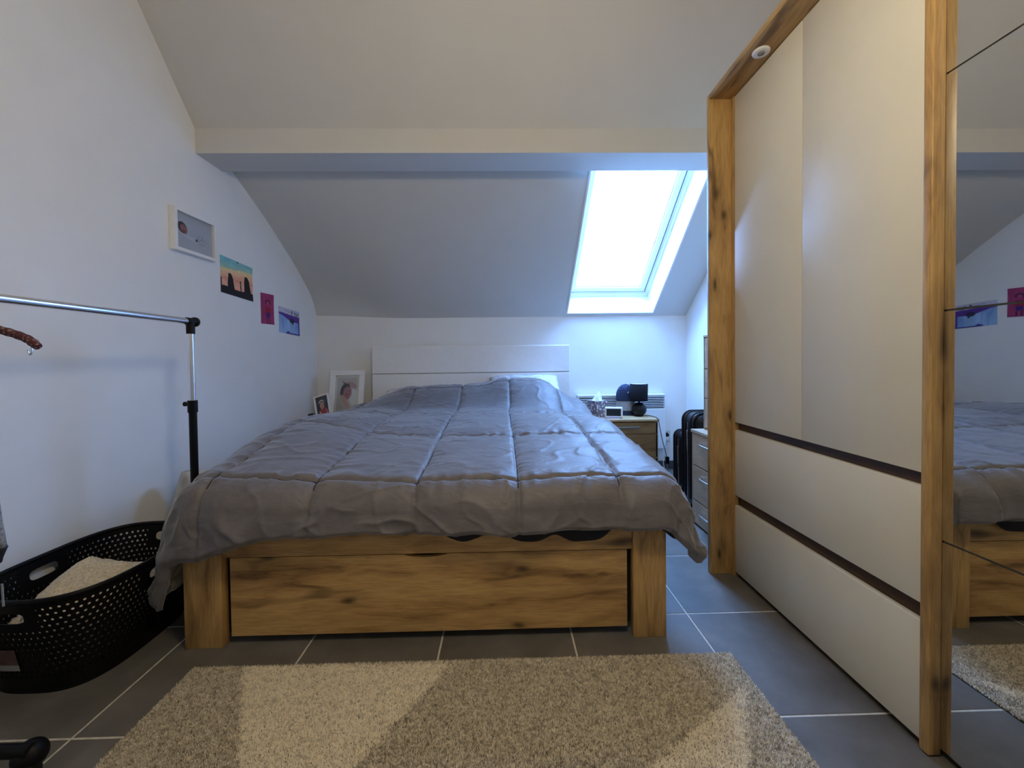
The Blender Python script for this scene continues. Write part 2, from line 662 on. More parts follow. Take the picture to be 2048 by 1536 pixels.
def flower_material():
    m, nt, bs = new_mat('floral_tissue_card')
    v = coords(nt)
    w = N(nt, 'ShaderNodeTexVoronoi', feature='F1')
    w.inputs['Scale'].default_value = 42
    nt.links.new(v, w.inputs['Vector'])
    r = ramp(nt, w.outputs['Distance'], [(0.18, (0.72, 0.70, 0.72)), (0.42, (0.50, 0.47, 0.52)), (0.52, (0.06, 0.06, 0.10)), (0.7, (0.30, 0.22, 0.26))])
    nt.links.new(r.outputs[0], bs.inputs['Base Color'])
    bs.inputs['Roughness'].default_value = 0.5
    return m


flower_m = flower_material()

# ------------------------------------------------------------------ the setting
XR, YB, YREAR, ZC = 1.578, 3.535, -1.9, 2.75
SL, Z0 = 0.78, 1.32                       # lower slope and knee height
BY0, BY1, BZ = 2.24, 2.44, 2.066          # beam front, back, underside
UP = 1.22                                 # upper slope
BTOP = 2.195
YFLAT = BY0 - (ZC - BTOP) / UP


def wall_left_x(y):
    return -1.566 - (YB - y) * 0.03


def struct(o):
    o['kind'] = 'structure'
    return o


# floor: grout bed with separate tiles
floor = struct(box('floor', grout, -1.80, XR + 0.02, YREAR - 0.02, YB + 0.02, -0.06, -0.0012, bev=0))
T = 0.45
TX, TY = 0.2285, 1.0703
tile_meshes = {}
for i in range(-5, 4):
    for j in range(-7, 6):
        x0, x1 = max(TX + i * T, -1.74), min(TX + (i + 1) * T, XR)
        y0, y1 = max(TY + j * T, YREAR), min(TY + (j + 1) * T, YB)
        if x1 - x0 < 0.03 or y1 - y0 < 0.03:
            continue
        g = 0.0029
        key = (round(x1 - x0, 3), round(y1 - y0, 3))
        if key not in tile_meshes:
            bm = bmesh.new()
            w, h = key[0] / 2 - g, key[1] / 2 - g
            bm_box(bm, -w, w, -h, h, -0.004, 0.004, 0.0012, 1)
            me = bpy.data.meshes.new('tile')
            bm.to_mesh(me)
            bm.free()
            me.materials.append(tile_m)
            tile_meshes[key] = me
        o = bpy.data.objects.new('tile', tile_meshes[key])
        C.objects.link(o)
        o.parent = floor
        o.location = Vector(((x0 + x1) / 2, (y0 + y1) / 2, -0.004)) - OFF[floor.name]

# left wall (very slightly out of square), right wall, knee wall, rear wall
V = []
for y in (YB + 0.05, YREAR - 0.02):
    for x_off in (0, -0.1):
        V += [(wall_left_x(y) + x_off, y, -0.01), (wall_left_x(y) + x_off, y, ZC + 0.1)]
struct(from_data('wall_left', V, [(0, 1, 5, 4), (2, 6, 7, 3), (0, 2, 3, 1), (4, 5, 7, 6), (1, 3, 7, 5), (0, 4, 6, 2)], wall_paint, recalc=True))
struct(prism('wall_right', wall_paint, [(YREAR - 0.02, -0.01), (YB + 0.05, -0.01), (YB + 0.05, Z0 - 0.02), (YB, Z0 + 0.008), (BY1, Z0 + SL * (YB - BY1) + 0.008), (BY0, BTOP + 0.05), (YFLAT, ZC + 0.05), (YREAR - 0.02, ZC + 0.05)], 'X', XR, XR + 0.05))
bm = bmesh.new()
bm_box(bm, -1.70, XR + 0.05, YB, YB + 0.1, -0.01, Z0 + 0.004)
bm_box(bm, -1.70, -0.70, YB + 0.001, YB + 0.1, Z0 - 0.05, Z0 + 0.16)
struct(from_bm('wall_back', bm, wall_paint))
struct(box('wall_front', wall_paint, -1.85, XR + 0.1, YREAR - 0.1, YREAR, -0.01, ZC + 0.1, bev=0))

# sloping ceiling with the window opening; its left edge is hand-plastered and bellies out a little
OX0, OX1, OY0, OY1 = 0.552, 1.277, 2.455, 3.50


def slope_z(x, y):
    t = YB - y
    base = Z0 + SL * t
    hump = np.interp(t, [0, 0.03, 0.1, 0.25, 0.41, 0.67, 0.9, 1.03, 1.3], [0.03, 0.085, 0.125, 0.13, 0.115, 0.075, 0.02, -0.015, -0.02])
    wgt = float(sstep(-0.75, -1.58, x))
    return base + hump * wgt


xs = sorted(set([-1.68] + list(np.linspace(-1.60, 0.40, 41)) + [OX0, OX1, 0.48, 0.8, 1.0, 1.4, XR + 0.05]))
ys = sorted(set(list(np.linspace(2.10, 3.40, 27)) + [OY0, OY1, 3.44, 3.47, 3.52, YB, YB + 0.02]))
ys = [y for y in ys if not (abs(y - OY0) < 0.02 and y != OY0) and not (abs(y - OY1) < 0.015 and y != OY1)]
V = [(x, y, slope_z(x, y)) for y in ys for x in xs]
nx = len(xs)
Fc = []
for j in range(len(ys) - 1):
    for i in range(nx - 1):
        if xs[i] >= OX0 - 1e-6 and xs[i + 1] <= OX1 + 1e-6 and ys[j] >= OY0 - 1e-6 and ys[j + 1] <= OY1 + 1e-6:
            continue
        Fc.append((j * nx + i, j * nx + i + 1, (j + 1) * nx + i + 1, (j + 1) * nx + i))
b = len(V)
ceil_prof = [(2.10, slope_z(0.3, 2.10)), (BY0, BTOP), (YFLAT, ZC), (YREAR - 0.05, ZC)]
V2 = [(x, y, z) for (y, z) in ceil_prof[1:] for x in (-1.80, XR + 0.05)]
V += V2
for k in range(2):
    Fc.append((b + 2 * k, b + 2 * k + 1, b + 2 * k + 3, b + 2 * k + 2))
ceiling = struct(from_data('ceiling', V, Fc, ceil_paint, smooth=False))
for pl in ceiling.data.polygons:
    pl.use_smooth = len(Fc) - 2 > pl.index
# the boxed purlin under the slope
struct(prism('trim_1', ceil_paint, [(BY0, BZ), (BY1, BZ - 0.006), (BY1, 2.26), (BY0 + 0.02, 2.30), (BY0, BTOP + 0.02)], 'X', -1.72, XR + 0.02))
struct(box('baseboard_back', skirting, -1.60, XR, YB - 0.010, YB, 0.0, 0.070, bev=0.001))
struct(box('baseboard_right', skirting, XR - 0.010, XR, YREAR, YB, 0.0, 0.070, bev=0.001))
V = []
for y in (YB, YREAR):
    for dx in (0, 0.010):
        V += [(wall_left_x(y) + dx, y, 0.0), (wall_left_x(y) + dx, y, 0.07)]
struct(from_data('baseboard_left', V, [(0, 1, 5, 4), (2, 6, 7, 3), (0, 2, 3, 1), (4, 5, 7, 6), (1, 3, 7, 5), (0, 4, 6, 2)], skirting, recalc=True))

# ---- roof window: lining, fixed frame, sash, pane.  local axes: s up the slope, d outward
cs, sn = 1 / math.hypot(1, SL), SL / math.hypot(1, SL)


def roof(x, s, d):
    """x across, s metres up the slope from the lower edge of the opening, d outwards"""
    return (x, OY1 - s * cs + d * sn, slope_z(0.9, OY1) + s * sn + d * cs)


S_TOP = (OY1 - OY0) / cs
win = bpy.data.objects.new('window_1', None)
C.objects.link(win)
win.location = roof((OX0 + OX1) / 2, 0, 0)
win['kind'] = 'structure'
OFF[win.name] = Vector(win.location)


def roof_ring(name, mat, x0, x1, s0, s1, wd, d0, d1, parent):
    """rectangular ring of profile wd wide lying between depths d0 and d1"""
    V, Fc = [], []
    for d in (d0, d1):
        for (m) in (0, wd):
            V += [roof(x0 + m, s0 + m, d), roof(x1 - m, s0 + m, d), roof(x1 - m, s1 - m, d), roof(x0 + m, s1 - m, d)]
    for k in range(4):
        l = (k + 1) % 4
        Fc += [(k, l, 4 + l, 4 + k), (8 + k, 12 + k, 12 + l, 8 + l), (k, 8 + k, 8 + l, l), (4 + k, 4 + l, 12 + l, 12 + k)]
    return from_data(name, V, Fc, mat, parent, recalc=True)


LD = 0.195
roof_ring('lining', window_white, OX0 - 0.012, OX1 + 0.012, -0.012, S_TOP + 0.012, 0.012, -0.004, LD, win)
roof_ring('frame', window_white, OX0 - 0.03, OX1 + 0.03, -0.03, S_TOP + 0.03, 0.046, LD, LD + 0.02, win)
roof_ring('frame_step', window_white, OX0 - 0.03, OX1 + 0.03, -0.03, S_TOP + 0.03, 0.058, LD + 0.02, LD + 0.035, win)
roof_ring('seal', black_gap, OX0 - 0.03, OX1 + 0.03, -0.03, S_TOP + 0.03, 0.066, LD + 0.035, LD + 0.055, win)
roof_ring('sash', window_white, OX0 + 0.036, OX1 - 0.036, 0.036, S_TOP - 0.036, 0.042, LD + 0.025, LD + 0.085, win)
roof_ring('glazing_bead', window_white, OX0 + 0.070, OX1 - 0.070, 0.070, S_TOP - 0.070, 0.016, LD + 0.040, LD + 0.085, win)
for gd in (0.048, 0.066):
    V = [roof(x, s, d) for d in (LD + gd, LD + gd + 0.004) for (x, s) in ((OX0 + 0.07, 0.07), (OX1 - 0.07, 0.07), (OX1 - 0.07, S_TOP - 0.07), (OX0 + 0.07, S_TOP - 0.07))]
    from_data('pane', V, [(0, 1, 2, 3), (7, 6, 5, 4), (0, 4, 5, 1), (1, 5, 6, 2), (2, 6, 7, 3), (3, 7, 4, 0)], glass_m, win)
# a portal only guides sampling of the sky through the opening
pl = bpy.data.lights.new('sky_portal', 'AREA')
pl.shape = 'RECTANGLE'
pl.size, pl.size_y = OX1 - OX0, S_TOP
pl.cycles.is_portal = True
po = bpy.data.objects.new('sky_portal', pl)
C.objects.link(po)
po.location = roof((OX0 + OX1) / 2, S_TOP / 2, LD + 0.12)
_in = Vector((0, -sn, -cs))
po.rotation_euler = _in.to_track_quat('-Z', 'Y').to_euler()

# ceiling lamp above the photographer
lamp_emit = emit_material('lamp_diffuser_glow', LAMP_COLOUR, LAMP_STRENGTH)
cl = thing('pendant_lamp', 'white opal globe pendant lamp hanging from the flat ceiling', 'pendant lamp', (LAMP_POS[0], LAMP_POS[1], ZC), world_coords=True)
lathe('canopy', white_plastic, [(0.0, 0.0), (0.05, 0.0), (0.05, -0.018), (0.02, -0.03), (0.0, -0.03)], (LAMP_POS[0], LAMP_POS[1], ZC), cl)
tube('cord', white_plastic, [Vector((LAMP_POS[0], LAMP_POS[1], ZC - 0.02)), Vector((LAMP_POS[0], LAMP_POS[1], LAMP_POS[2] + 0.13))], 0.003, cl, seg=8)
lathe('lamp_holder', white_plastic, [(0.0, 0.165), (0.022, 0.16), (0.028, 0.12), (0.0, 0.12)], LAMP_POS, cl, seg=20)
lathe('globe', lamp_emit, [(0.13 * math.sin(t_), 0.13 * math.cos(t_)) for t_ in np.linspace(0.15, math.pi, 20)], LAMP_POS, cl, seg=28)

# ------------------------------------------------------------------ bed
bed = thing('bed', 'oak bed frame with storage drawer and white panelled headboard', 'bed', (-0.2635, 2.43, 0), world_coords=True)
BX0, BX1, BF = -1.079, 0.552, 1.396
for a, c in ((BX0, BX0 + 0.126), (BX1 - 0.114, BX1)):
    sharp_smooth(box('post', oak_z, a, c, BF, BF + 0.036, 0, 0.425, bed, bev=0.002))
for a in (BX0, BX1 - 0.036):
    box('post_return', oak_z, a, a + 0.036, BF + 0.036, BF + 0.10, 0, 0.425, bed, bev=0.0015)
box('foot_rail', oak_x, BX0 + 0.106, BX1 - 0.114, BF + 0.008, BF + 0.034, 0.303, 0.425, bed, bev=0.002)
for a in (BX0, BX1 - 0.03):
    box('side_rail', oak_y, a, a + 0.03, BF + 0.10, 3.44, 0.16, 0.425, bed, bev=0.002)
box('slat_base', black_gap, BX0 + 0.04, BX1 - 0.04, BF + 0.06, 3.42, 0.305, 0.325, bed, bev=0.001)
# under-bed drawer with scooped grip
dr_x0, dr_x1 = -0.934, 0.421
pts = [(dr_x0, 0.030), (dr_x1, 0.030), (dr_x1, 0.298)]
for k in range(0, 17):
    a = k / 16
    x = -0.198 + a * (-0.346 + 0.198)
    pts.append((x, 0.298 - 0.011 * math.sin(math.pi * a) ** 0.6))
pts.append((dr_x0, 0.298))
drawer = prism('drawer_front', oak_x, pts, 'Y', BF + 0.016, BF + 0.034, bed)
box('drawer_box', black_gap, dr_x0 + 0.02, dr_x1 - 0.02, BF + 0.036, 2.0, 0.035, 0.28, bed, bev=0)
for a, c in ((BX0 + 0.10, dr_x0 - 0.002), (dr_x1 + 0.002, BX1 - 0.10)):
    box('drawer_gap', black_gap, a, c, BF + 0.040, BF + 0.05, 0.03, 0.30, bed, bev=0)
# headboard: three planks with a shadow line
hb = box('headboard', white_lacquer, -1.078, 0.556, 3.462, 3.49, 0.28, 1.080, bed, bev=0.002)
box('headboard_panel', white_lacquer, -1.080, 0.557, 3.440, 3.462, 0.856, 1.074, hb, bev=0.004)
box('headboard_panel', white_lacquer, -1.080, 0.557, 3.440, 3.462, 0.632, 0.849, hb, bev=0.004)
box('headboard_panel', white_lacquer, -1.080, 0.557, 3.440, 3.462, 0.408, 0.625, hb, bev=0.004)
for a in (-1.078, 0.516):
    box('headboard_leg', white_lacquer, a, a + 0.04, 3.462, 3.49, 0, 0.28, bed, bev=0.002)

mt = box('mattress', mattress_m, BX0 + 0.05, BX1 - 0.05, BF + 0.06, 3.425, 0.326, 0.520, bev=0.04, seg=4)
tag(mt, 'thick pale mattress lying in the oak bed frame', 'mattress')


def cushion(name, cx, cy, cz, w, d, h, mat, rot=(0, 0, 0), parent=None, seed=0, n=22, power=2.6):
    V, Fc = [], []
    us = np.linspace(-1, 1, n + 1)
    for sgn in (1, -1):
        for a in us:
            for c in us:
                ea = (1 - abs(a) ** power) * (1 - abs(c) ** power)
                hh = sgn * h / 2 * max(ea, 0) ** 0.5
                hh += sgn * 0.012 * float(vnoise(a * 2.6 + seed, c * 2.6, 0, seed)) * max(ea, 0)
                V.append((a * w / 2, c * d / 2, hh))
    m = n + 1
    for s in range(2):
        o = s * m * m
        for i in range(n):
            for j in range(n):
                q = (o + i * m + j, o + (i + 1) * m + j, o + (i + 1) * m + j + 1, o + i * m + j + 1)
                Fc.append(q if s == 0 else q[::-1])
    R = Matrix.Rotation(rot[2], 3, 'Z') @ Matrix.Rotation(rot[1], 3, 'Y') @ Matrix.Rotation(rot[0], 3, 'X')
    V = [R @ Vector(v) + Vector((cx, cy, cz)) for v in V]
    me = bpy.data.meshes.new(name)
    me.from_pydata(V, [], Fc)
    bm = bmesh.new()
    bm.from_mesh(me)
    bmesh.ops.remove_doubles(bm, verts=bm.verts, dist=1e-5)
    bm.to_mesh(me)
    bm.free()
    return link_mesh(name, me, mat, parent, True)


pw = cushion('pillow', 0.17, 3.285, 0.702, 0.56, 0.40, 0.15, pillow_m, (0.62, 0, 0), seed=3)
tag(pw, 'white pillow peeking out above the comforter before the headboard, nearer the nightstand lamp', 'pillow')
pw = cushion('pillow', -0.62, 3.22, 0.645, 0.66, 0.42, 0.16, pillow_m, (0.35, 0, 0), seed=8)
tag(pw, 'pillow bulging under the comforter, nearer the leaning photo frames', 'pillow')

# dark fitted sheet peeping out below the comforter's hem
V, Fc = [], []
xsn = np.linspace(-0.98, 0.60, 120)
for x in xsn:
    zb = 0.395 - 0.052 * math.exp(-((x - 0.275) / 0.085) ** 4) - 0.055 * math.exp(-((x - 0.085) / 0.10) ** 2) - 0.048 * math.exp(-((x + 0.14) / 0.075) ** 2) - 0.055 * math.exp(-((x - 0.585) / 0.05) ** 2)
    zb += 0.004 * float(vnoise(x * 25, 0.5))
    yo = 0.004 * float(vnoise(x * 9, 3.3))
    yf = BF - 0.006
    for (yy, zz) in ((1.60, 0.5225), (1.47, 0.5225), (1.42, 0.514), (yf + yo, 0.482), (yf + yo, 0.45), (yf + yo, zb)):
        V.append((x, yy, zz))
for i in range(len(xsn) - 1):
    for k in range(5):
        Fc.append((i * 6 + k, i * 6 + k + 1, (i + 1) * 6 + k + 1, (i + 1) * 6 + k))
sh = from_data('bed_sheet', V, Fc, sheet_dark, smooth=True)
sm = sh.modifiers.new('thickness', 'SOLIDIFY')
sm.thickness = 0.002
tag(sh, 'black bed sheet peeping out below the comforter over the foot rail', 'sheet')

# ---- comforter: a top field and a skirt that falls over three sides
FX0, FX1, FY0, FY1 = -1.005, 0.522, 1.458, 3.32
RAD = 0.095


def top_z(x, y):
    x = np.asarray(x, float)
    y = np.asarray(y, float)
    z = 0.566 + 0.058 * sstep(1.5, 2.5, y) - 0.012 * sstep(1.8, 1.45, y)
    pil = sstep(2.70, 3.06, y)
    pr = np.exp(-(np.abs((x - 0.20) / 0.32)) ** 3.2)
    plft = np.exp(-(np.abs((x + 0.52) / 0.40)) ** 3.2)
    z = z + pil * (0.172 * pr + 0.128 * plft + 0.035 * np.exp(-((x + 0.14) / 0.22) ** 4))
    z = z - 0.09 * sstep(3.16, 3.36, y) * (1 - 0.75 * pr)
    z = z + 0.070 * np.exp(-((x + 0.92) / 0.26) ** 2 - ((y - 2.0) / 0.46) ** 2)
    z = z - 0.045 * sstep(0.22, 0.52, x) * sstep(2.1, 2.8, y)
    return z


QX = [-1.33, -0.99, -0.645, -0.305, 0.04, 0.385, 0.73]
QY = [1.08, 1.425, 1.985, 2.52, 3.03, 3.5]


def quilt(a, b):
    """puff height from distance to the nearest stitch line (unrolled cloth coordinates)"""
    a = np.asarray(a, float) + 0.012 * vnoise(b * 3.1, a * 0.5, 0, 5)
    b = np.asarray(b, float) + 0.016 * vnoise(a * 2.7, b * 0.5, 0, 6)
    dx = np.min([np.abs(a - q) for q in QX], axis=0)
    dy = np.min([np.abs(b - q) for q in QY], axis=0)
    puff = np.minimum(1, (dx / 0.085)) ** 0.4 * np.minimum(1, (dy / 0.10)) ** 0.4
    groove = np.exp(-(dx / 0.007) ** 2) + np.exp(-(dy / 0.007) ** 2)
    pucker = np.exp(-(dx / 0.05) ** 2) * vnoise(b * 42, a * 5, 0, 21) + np.exp(-(dy / 0.05) ** 2) * vnoise(a * 42, b * 5, 0, 22)
    return 0.017 * puff - 0.008 * np.minimum(groove, 1.2) + 0.0042 * pucker


def wrinkles(a, b):
    w = 0.0035 * vnoise(a * 3.2 + 0.8 * vnoise(b * 2, a, 0, 2), b * 4.5, 0, 31)
    w += 0.0045 * (1 - np.abs(vnoise(a * 3.4 + 1.2 * b, b * 7 - 2 * a, 0, 33))) ** 14
    w += 0.0058 * (1 - np.abs(vnoise(a * 8 - 4 * b, b * 6 + 3 * a, 0, 35))) ** 18
    w += 0.0012 * vnoise(a * 21, b * 26, 0, 37)
    return w


def overhang(side, s):
    """hem distance from the flat field's edge"""
    if side == 'L':      # s = y
        return 0.40 + 0.02 * math.sin(5 * s) + 0.08 * float(sstep(1.85, 1.5, s))
    if side == 'F':      # s = x
        v = np.interp(s, [-1.005, -0.93, -0.80, -0.68, -0.4, 0.0, 0.30, 0.53], [0.310, 0.285, 0.245, 0.225, 0.222, 0.226, 0.222, 0.215])
        return float(v) + 0.004 * math.sin(17 * s)
    return 0.245 + 0.012 * math.sin(6 * s) + 0.05 * float(sstep(1.8, 1.5, s))


def corner_hang(which, th):
    """th 0 (front) .. 1 (side)"""
    if which == 'L':
        return float(np.interp(th, [0, 0.3, 0.48, 0.6, 0.72, 0.85, 1.0], [0.310, 0.315, 0.335, 0.42, 0.50, 0.515, 0.488]))
    return float(np.interp(th, [0, 0.2, 0.4, 0.55, 0.7, 0.85, 1.0], [0.215, 0.235, 0.29, 0.345, 0.355, 0.33, 0.30]))


# perimeter columns: (edge point, outward direction, hem distance, splay)
cols = []
NYS, NXS, NC = 230, 196, 36
for k in range(NYS + 1):
    y = FY1 + (FY0 - FY1) * k / NYS
    cols.append((FX0, y, -1, 0, overhang('L', y), 0.30))
for k in range(1, NC):
    th = 1 - k / NC
    a = th * math.pi / 2
    cols.append((FX0, FY0, -math.sin(a), -math.cos(a), corner_hang('L', th), 0.30 - 0.16 * (1 - th)))
for k in range(NXS + 1):
    x = FX0 + (FX1 - FX0) * k / NXS
    cols.append((x, FY0, 0, -1, overhang('F', x), 0.12))
for k in range(1, NC):
    th = k / NC
    a = th * math.pi / 2
    cols.append((FX1, FY0, math.sin(a), -math.cos(a), corner_hang('R', th), 0.12 + 0.10 * math.sin(math.pi * th) + 0.12 * th))
for k in range(NYS + 1):
    y = FY0 + (FY1 - FY0) * k / NYS
    cols.append((FX1, y, 1, 0, overhang('R', y), 0.26))
ND = 60
cols_np = np.array(cols)
ex, ey, dx_, dy_, hem, spl = [cols_np[:, i][:, None] for i in range(6)]
tt = np.linspace(0, 1, ND + 1)[None, :]
d = hem * tt
arc = RAD * math.pi / 2
ang = np.clip(d / RAD, 0, math.pi / 2)
rest = np.maximum(d - arc, 0)
out = RAD * np.sin(ang) + rest * spl
drop = RAD * (1 - np.cos(ang)) + rest * np.sqrt(1 - spl ** 2)
ez = top_z(ex, ey)
# pillow heights fade into the drop so that the sides stay tidy
X = ex + dx_ * out
Y = ey + dy_ * out
Zs = ez - drop
ua, ub = ex + dx_ * d, ey + dy_ * d
# folds in the hanging part
per = np.cumsum(np.hypot(np.diff(np.r_[cols_np[0, 0], cols_np[:, 0] + cols_np[:, 2] * 0.2]), np.diff(np.r_[cols_np[0, 1], cols_np[:, 1] + cols_np[:, 3] * 0.2])))[:, None]
fold = 0.018 * (0.35 + vnoise(per * 6.5, d * 1.5, 0, 51)) + 0.008 * vnoise(per * 15 + 6 * d, d * 3, 0, 52)
fold = fold + 0.012 * (1 - np.abs(vnoise(per * 9 + 3 * d, d * 9 - per * 2, 0, 54))) ** 5 + 0.010 * (1 - np.abs(vnoise(per * 6 - 8 * d, d * 7 + per * 3, 0, 56))) ** 6
fold = fold * sstep(0.06, 0.20, d)
nrm_out = np.sin(np.clip(ang, 0, math.pi / 2))
hq = quilt(ua, ub) * (1 - 0.55 * sstep(0.12, 0.3, d)) + wrinkles(ua, ub)
edge_roll = -0.022 * sstep(0.90, 1.0, tt) ** 2
X = X + dx_ * (nrm_out * hq + fold + edge_roll)
Y = Y + dy_ * (nrm_out * hq + fold + edge_roll)
Zs = Zs + np.cos(ang) * hq
verts = np.stack([X, Y, Zs], -1).reshape(-1, 3)
faces = []
nc = len(cols)
for i in range(nc - 1):
    for k in range(ND):
        faces.append((i * (ND + 1) + k, i * (ND + 1) + k + 1, (i + 1) * (ND + 1) + k + 1, (i + 1) * (ND + 1) + k))
base = len(verts)
gx = FX0 + (FX1 - FX0) * np.arange(NXS + 1) / NXS
gy = FY0 + (FY1 - FY0) * np.arange(NYS + 1) / NYS
GX, GY = np.meshgrid(gx, gy)
GZ = top_z(GX, GY) + quilt(GX, GY) + wrinkles(GX, GY)
verts = np.vstack([verts, np.stack([GX, GY, GZ], -1).reshape(-1, 3)])
for j in range(NYS):
    for i in range(NXS):
        q = base + j * (NXS + 1) + i
        faces.append((q, q + 1, q + NXS + 2, q + NXS + 1))
# tuck at the head end
hb_base = len(verts)
hx = np.linspace(FX0, FX1, NXS + 1)
rows = []
for k in range(1, 9):
    a = k / 8 * math.pi * 0.62
    zz = top_z(hx, FY1) + quilt(hx, FY1) + wrinkles(hx, FY1)
    rows.append(np.stack([hx, FY1 + 0.05 * np.sin(a) + 0 * hx, zz - 0.055 * (1 - np.cos(a))], -1))
verts = np.vstack([verts] + rows)
top_last = base + NYS * (NXS + 1)
for k in range(8):
    r0 = top_last if k == 0 else hb_base + (k - 1) * (NXS + 1)
    r1 = hb_base + k * (NXS + 1)
    for i in range(NXS):
        faces.append((r0 + i, r0 + i + 1, r1 + i + 1, r1 + i))
me = bpy.data.meshes.new('comforter')
me.from_pydata([tuple(v) for v in verts], [], faces)
bm = bmesh.new()
bm.from_mesh(me)
bmesh.ops.remove_doubles(bm, verts=bm.verts, dist=0.0004)
bmesh.ops.recalc_face_normals(bm, faces=bm.faces)
up = sum(f.normal.z for f in bm.faces)
if up < 0:
    bmesh.ops.reverse_faces(bm, faces=bm.faces)
bm.to_mesh(me)
bm.free()
duvet = link_mesh('comforter', me, [duvet_m, lining_m], None, True)
sm = duvet.modifiers.new('thickness', 'SOLIDIFY')
sm.thickness = 0.016
sm.offset = -1
sm.material_offset = 1
sm.material_offset_rim = 0
seam_shade_m = plain('seam_groove_shade', (0.035, 0.032, 0.038), 0.8)  # dark colour for tubes that stand in for shade in the stitch grooves


def cloth_point(a, b):
    h = float(quilt(a, b) + wrinkles(a, b))
    if b >= FY0:
        return Vector((a, b, float(top_z(a, b)) + h + 0.0034))
    dd = FY0 - b
    an = min(dd / RAD, math.pi / 2)
    rest_ = max(dd - RAD * math.pi / 2, 0)
    o_ = RAD * math.sin(an) + rest_ * 0.12
    dr_ = RAD * (1 - math.cos(an)) + rest_
    return Vector((a, FY0 - o_ - math.sin(an) * (h + 0.0034), float(top_z(a, FY0)) - dr_ + math.cos(an) * (h + 0.0034)))


for q in QX[1:6]:
    path = []
    for b in np.linspace(FY0 - 0.075, 3.24, 190):
        a = q
        for _ in range(3):
            a = q - 0.012 * float(vnoise(b * 3.1, a * 0.5, 0, 5))
        path.append(cloth_point(a, b))
    tube('seam_shade', seam_shade_m, path, 0.0024, duvet, seg=5)
for q in QY[1:5]:
    path = []
    for a in np.linspace(FX0 + 0.01, FX1 - 0.01, 170):
        b = q
        for _ in range(3):
            aa = a + 0.012 * float(vnoise(b * 3.1, a * 0.5, 0, 5))
            b = q - 0.016 * float(vnoise(aa * 2.7, b * 0.5, 0, 6))
        path.append(cloth_point(a, b))
    tube('seam_shade', seam_shade_m, path, 0.0024, duvet, seg=5)
tag(duvet, 'grey satin quilted comforter with white lining spread over the bed', 'comforter')

# ------------------------------------------------------------------ wardrobe
wd = thing('wardrobe', 'tall oak wardrobe with cream doors, dark grip recesses and mirrored section', 'wardrobe', (1.25, 0.95, 0), world_coords=True)
WZ = 2.098
XF, XD, XM = 0.907, 1.005, 1.030           # surround front, door face, mirror face
Y_FAR, Y_STRIP1, Y_STRIP0, Y_NEAR = 1.797, 0.970, 0.946, 0.06
sharp_smooth(box('surround_post', oak_z, XF, XR - 0.012, Y_FAR, Y_FAR + 0.022, 0, WZ, wd, bev=0.0015))
sharp_smooth(box('surround_post', oak_z, XF, XR - 0.012, Y_NEAR - 0.022, Y_NEAR, 0, WZ, wd, bev=0.0015))
tb = sharp_smooth(box('surround_top', oak_y, XF, XR - 0.012, Y_NEAR, Y_FAR, WZ - 0.022, WZ, wd, bev=0.0015))
box('side_fillet', oak_z, XD - 0.004, XD + 0.02, 1.776, Y_FAR, 0, WZ - 0.022, wd, bev=0.0015)
box('carcass', wenge, XD + 0.045, XR - 0.02, Y_NEAR + 0.002, Y_FAR - 0.002, 0.05, WZ - 0.024, wd, bev=0)
box('plinth', dark_plinth, XD + 0.05, XR - 0.02, Y_NEAR + 0.002, Y_FAR - 0.002, 0.0, 0.05, wd, bev=0)
yd = 1.372
for (a, c) in ((yd + 0.0012, 1.7735), (Y_STRIP1 + 0.001, yd - 0.0012)):
    sharp_smooth(box('door', cream, XD, XD + 0.019, a, c, 0.676, WZ - 0.026, wd, bev=0.0012))
sharp_smooth(box('drawer', cream, XD, XD + 0.019, Y_STRIP1 + 0.001, 1.7735, 0.358, 0.643, wd, bev=0.0016))
sharp_smooth(box('drawer', cream, XD, XD + 0.019, Y_STRIP1 + 0.001, 1.7735, 0.022, 0.314, wd, bev=0.0016))
for z in (0.60, 0.272):
    box('grip_recess', wenge, XD + 0.020, XD + 0.045, Y_STRIP1, 1.7735, z, z + 0.115, wd, bev=0)
sharp_smooth(box('divider_strip', oak_z, XD - 0.004, XM + 0.004, Y_STRIP0, Y_STRIP1, 0.003, WZ - 0.022, wd, bev=0.004, seg=3))
# mirror doors: four panes above each other on each leaf
zs = [0.022, 0.520, 1.062, 1.606, WZ - 0.026]
ym = (Y_STRIP0 + Y_NEAR) / 2
for (a, c) in ((ym + 0.001, Y_STRIP0 - 0.0008), (Y_NEAR + 0.001, ym - 0.001)):
    dleaf = box('mirror_door', plain('mirror_backing_grey', (0.10, 0.095, 0.085), 0.6), XM + 0.0045, XM + 0.022, a, c, 0.022, WZ - 0.026, wd, bev=0)
    for k in range(4):
        box('mirror_pane', mirror_m, XM, XM + 0.0043, a, c, zs[k] + (0.0022 if k else 0), zs[k + 1] - (0.0022 if k < 3 else 0), dleaf, bev=0)
box('mirror_back', wenge, XM + 0.023, XM + 0.05, Y_NEAR, Y_STRIP0, 0.03, WZ - 0.03, wd, bev=0)
sp_o = lathe('spotlight', white_plastic, [(0.0, 0.004), (0.0285, 0.004), (0.030, 0.0), (0.0285, -0.004), (0.018, -0.005), (0.0, -0.003)], (0.957, 1.515, WZ - 0.0265), tb, seg=28)
lathe('spotlight_lens', plain('spot_lens_grey', (0.25, 0.26, 0.28), 0.2), [(0.0, 0.0), (0.012, 0.0), (0.012, -0.0035), (0.0, -0.004)], (0.957, 1.515, WZ - 0.030), sp_o, seg=20)

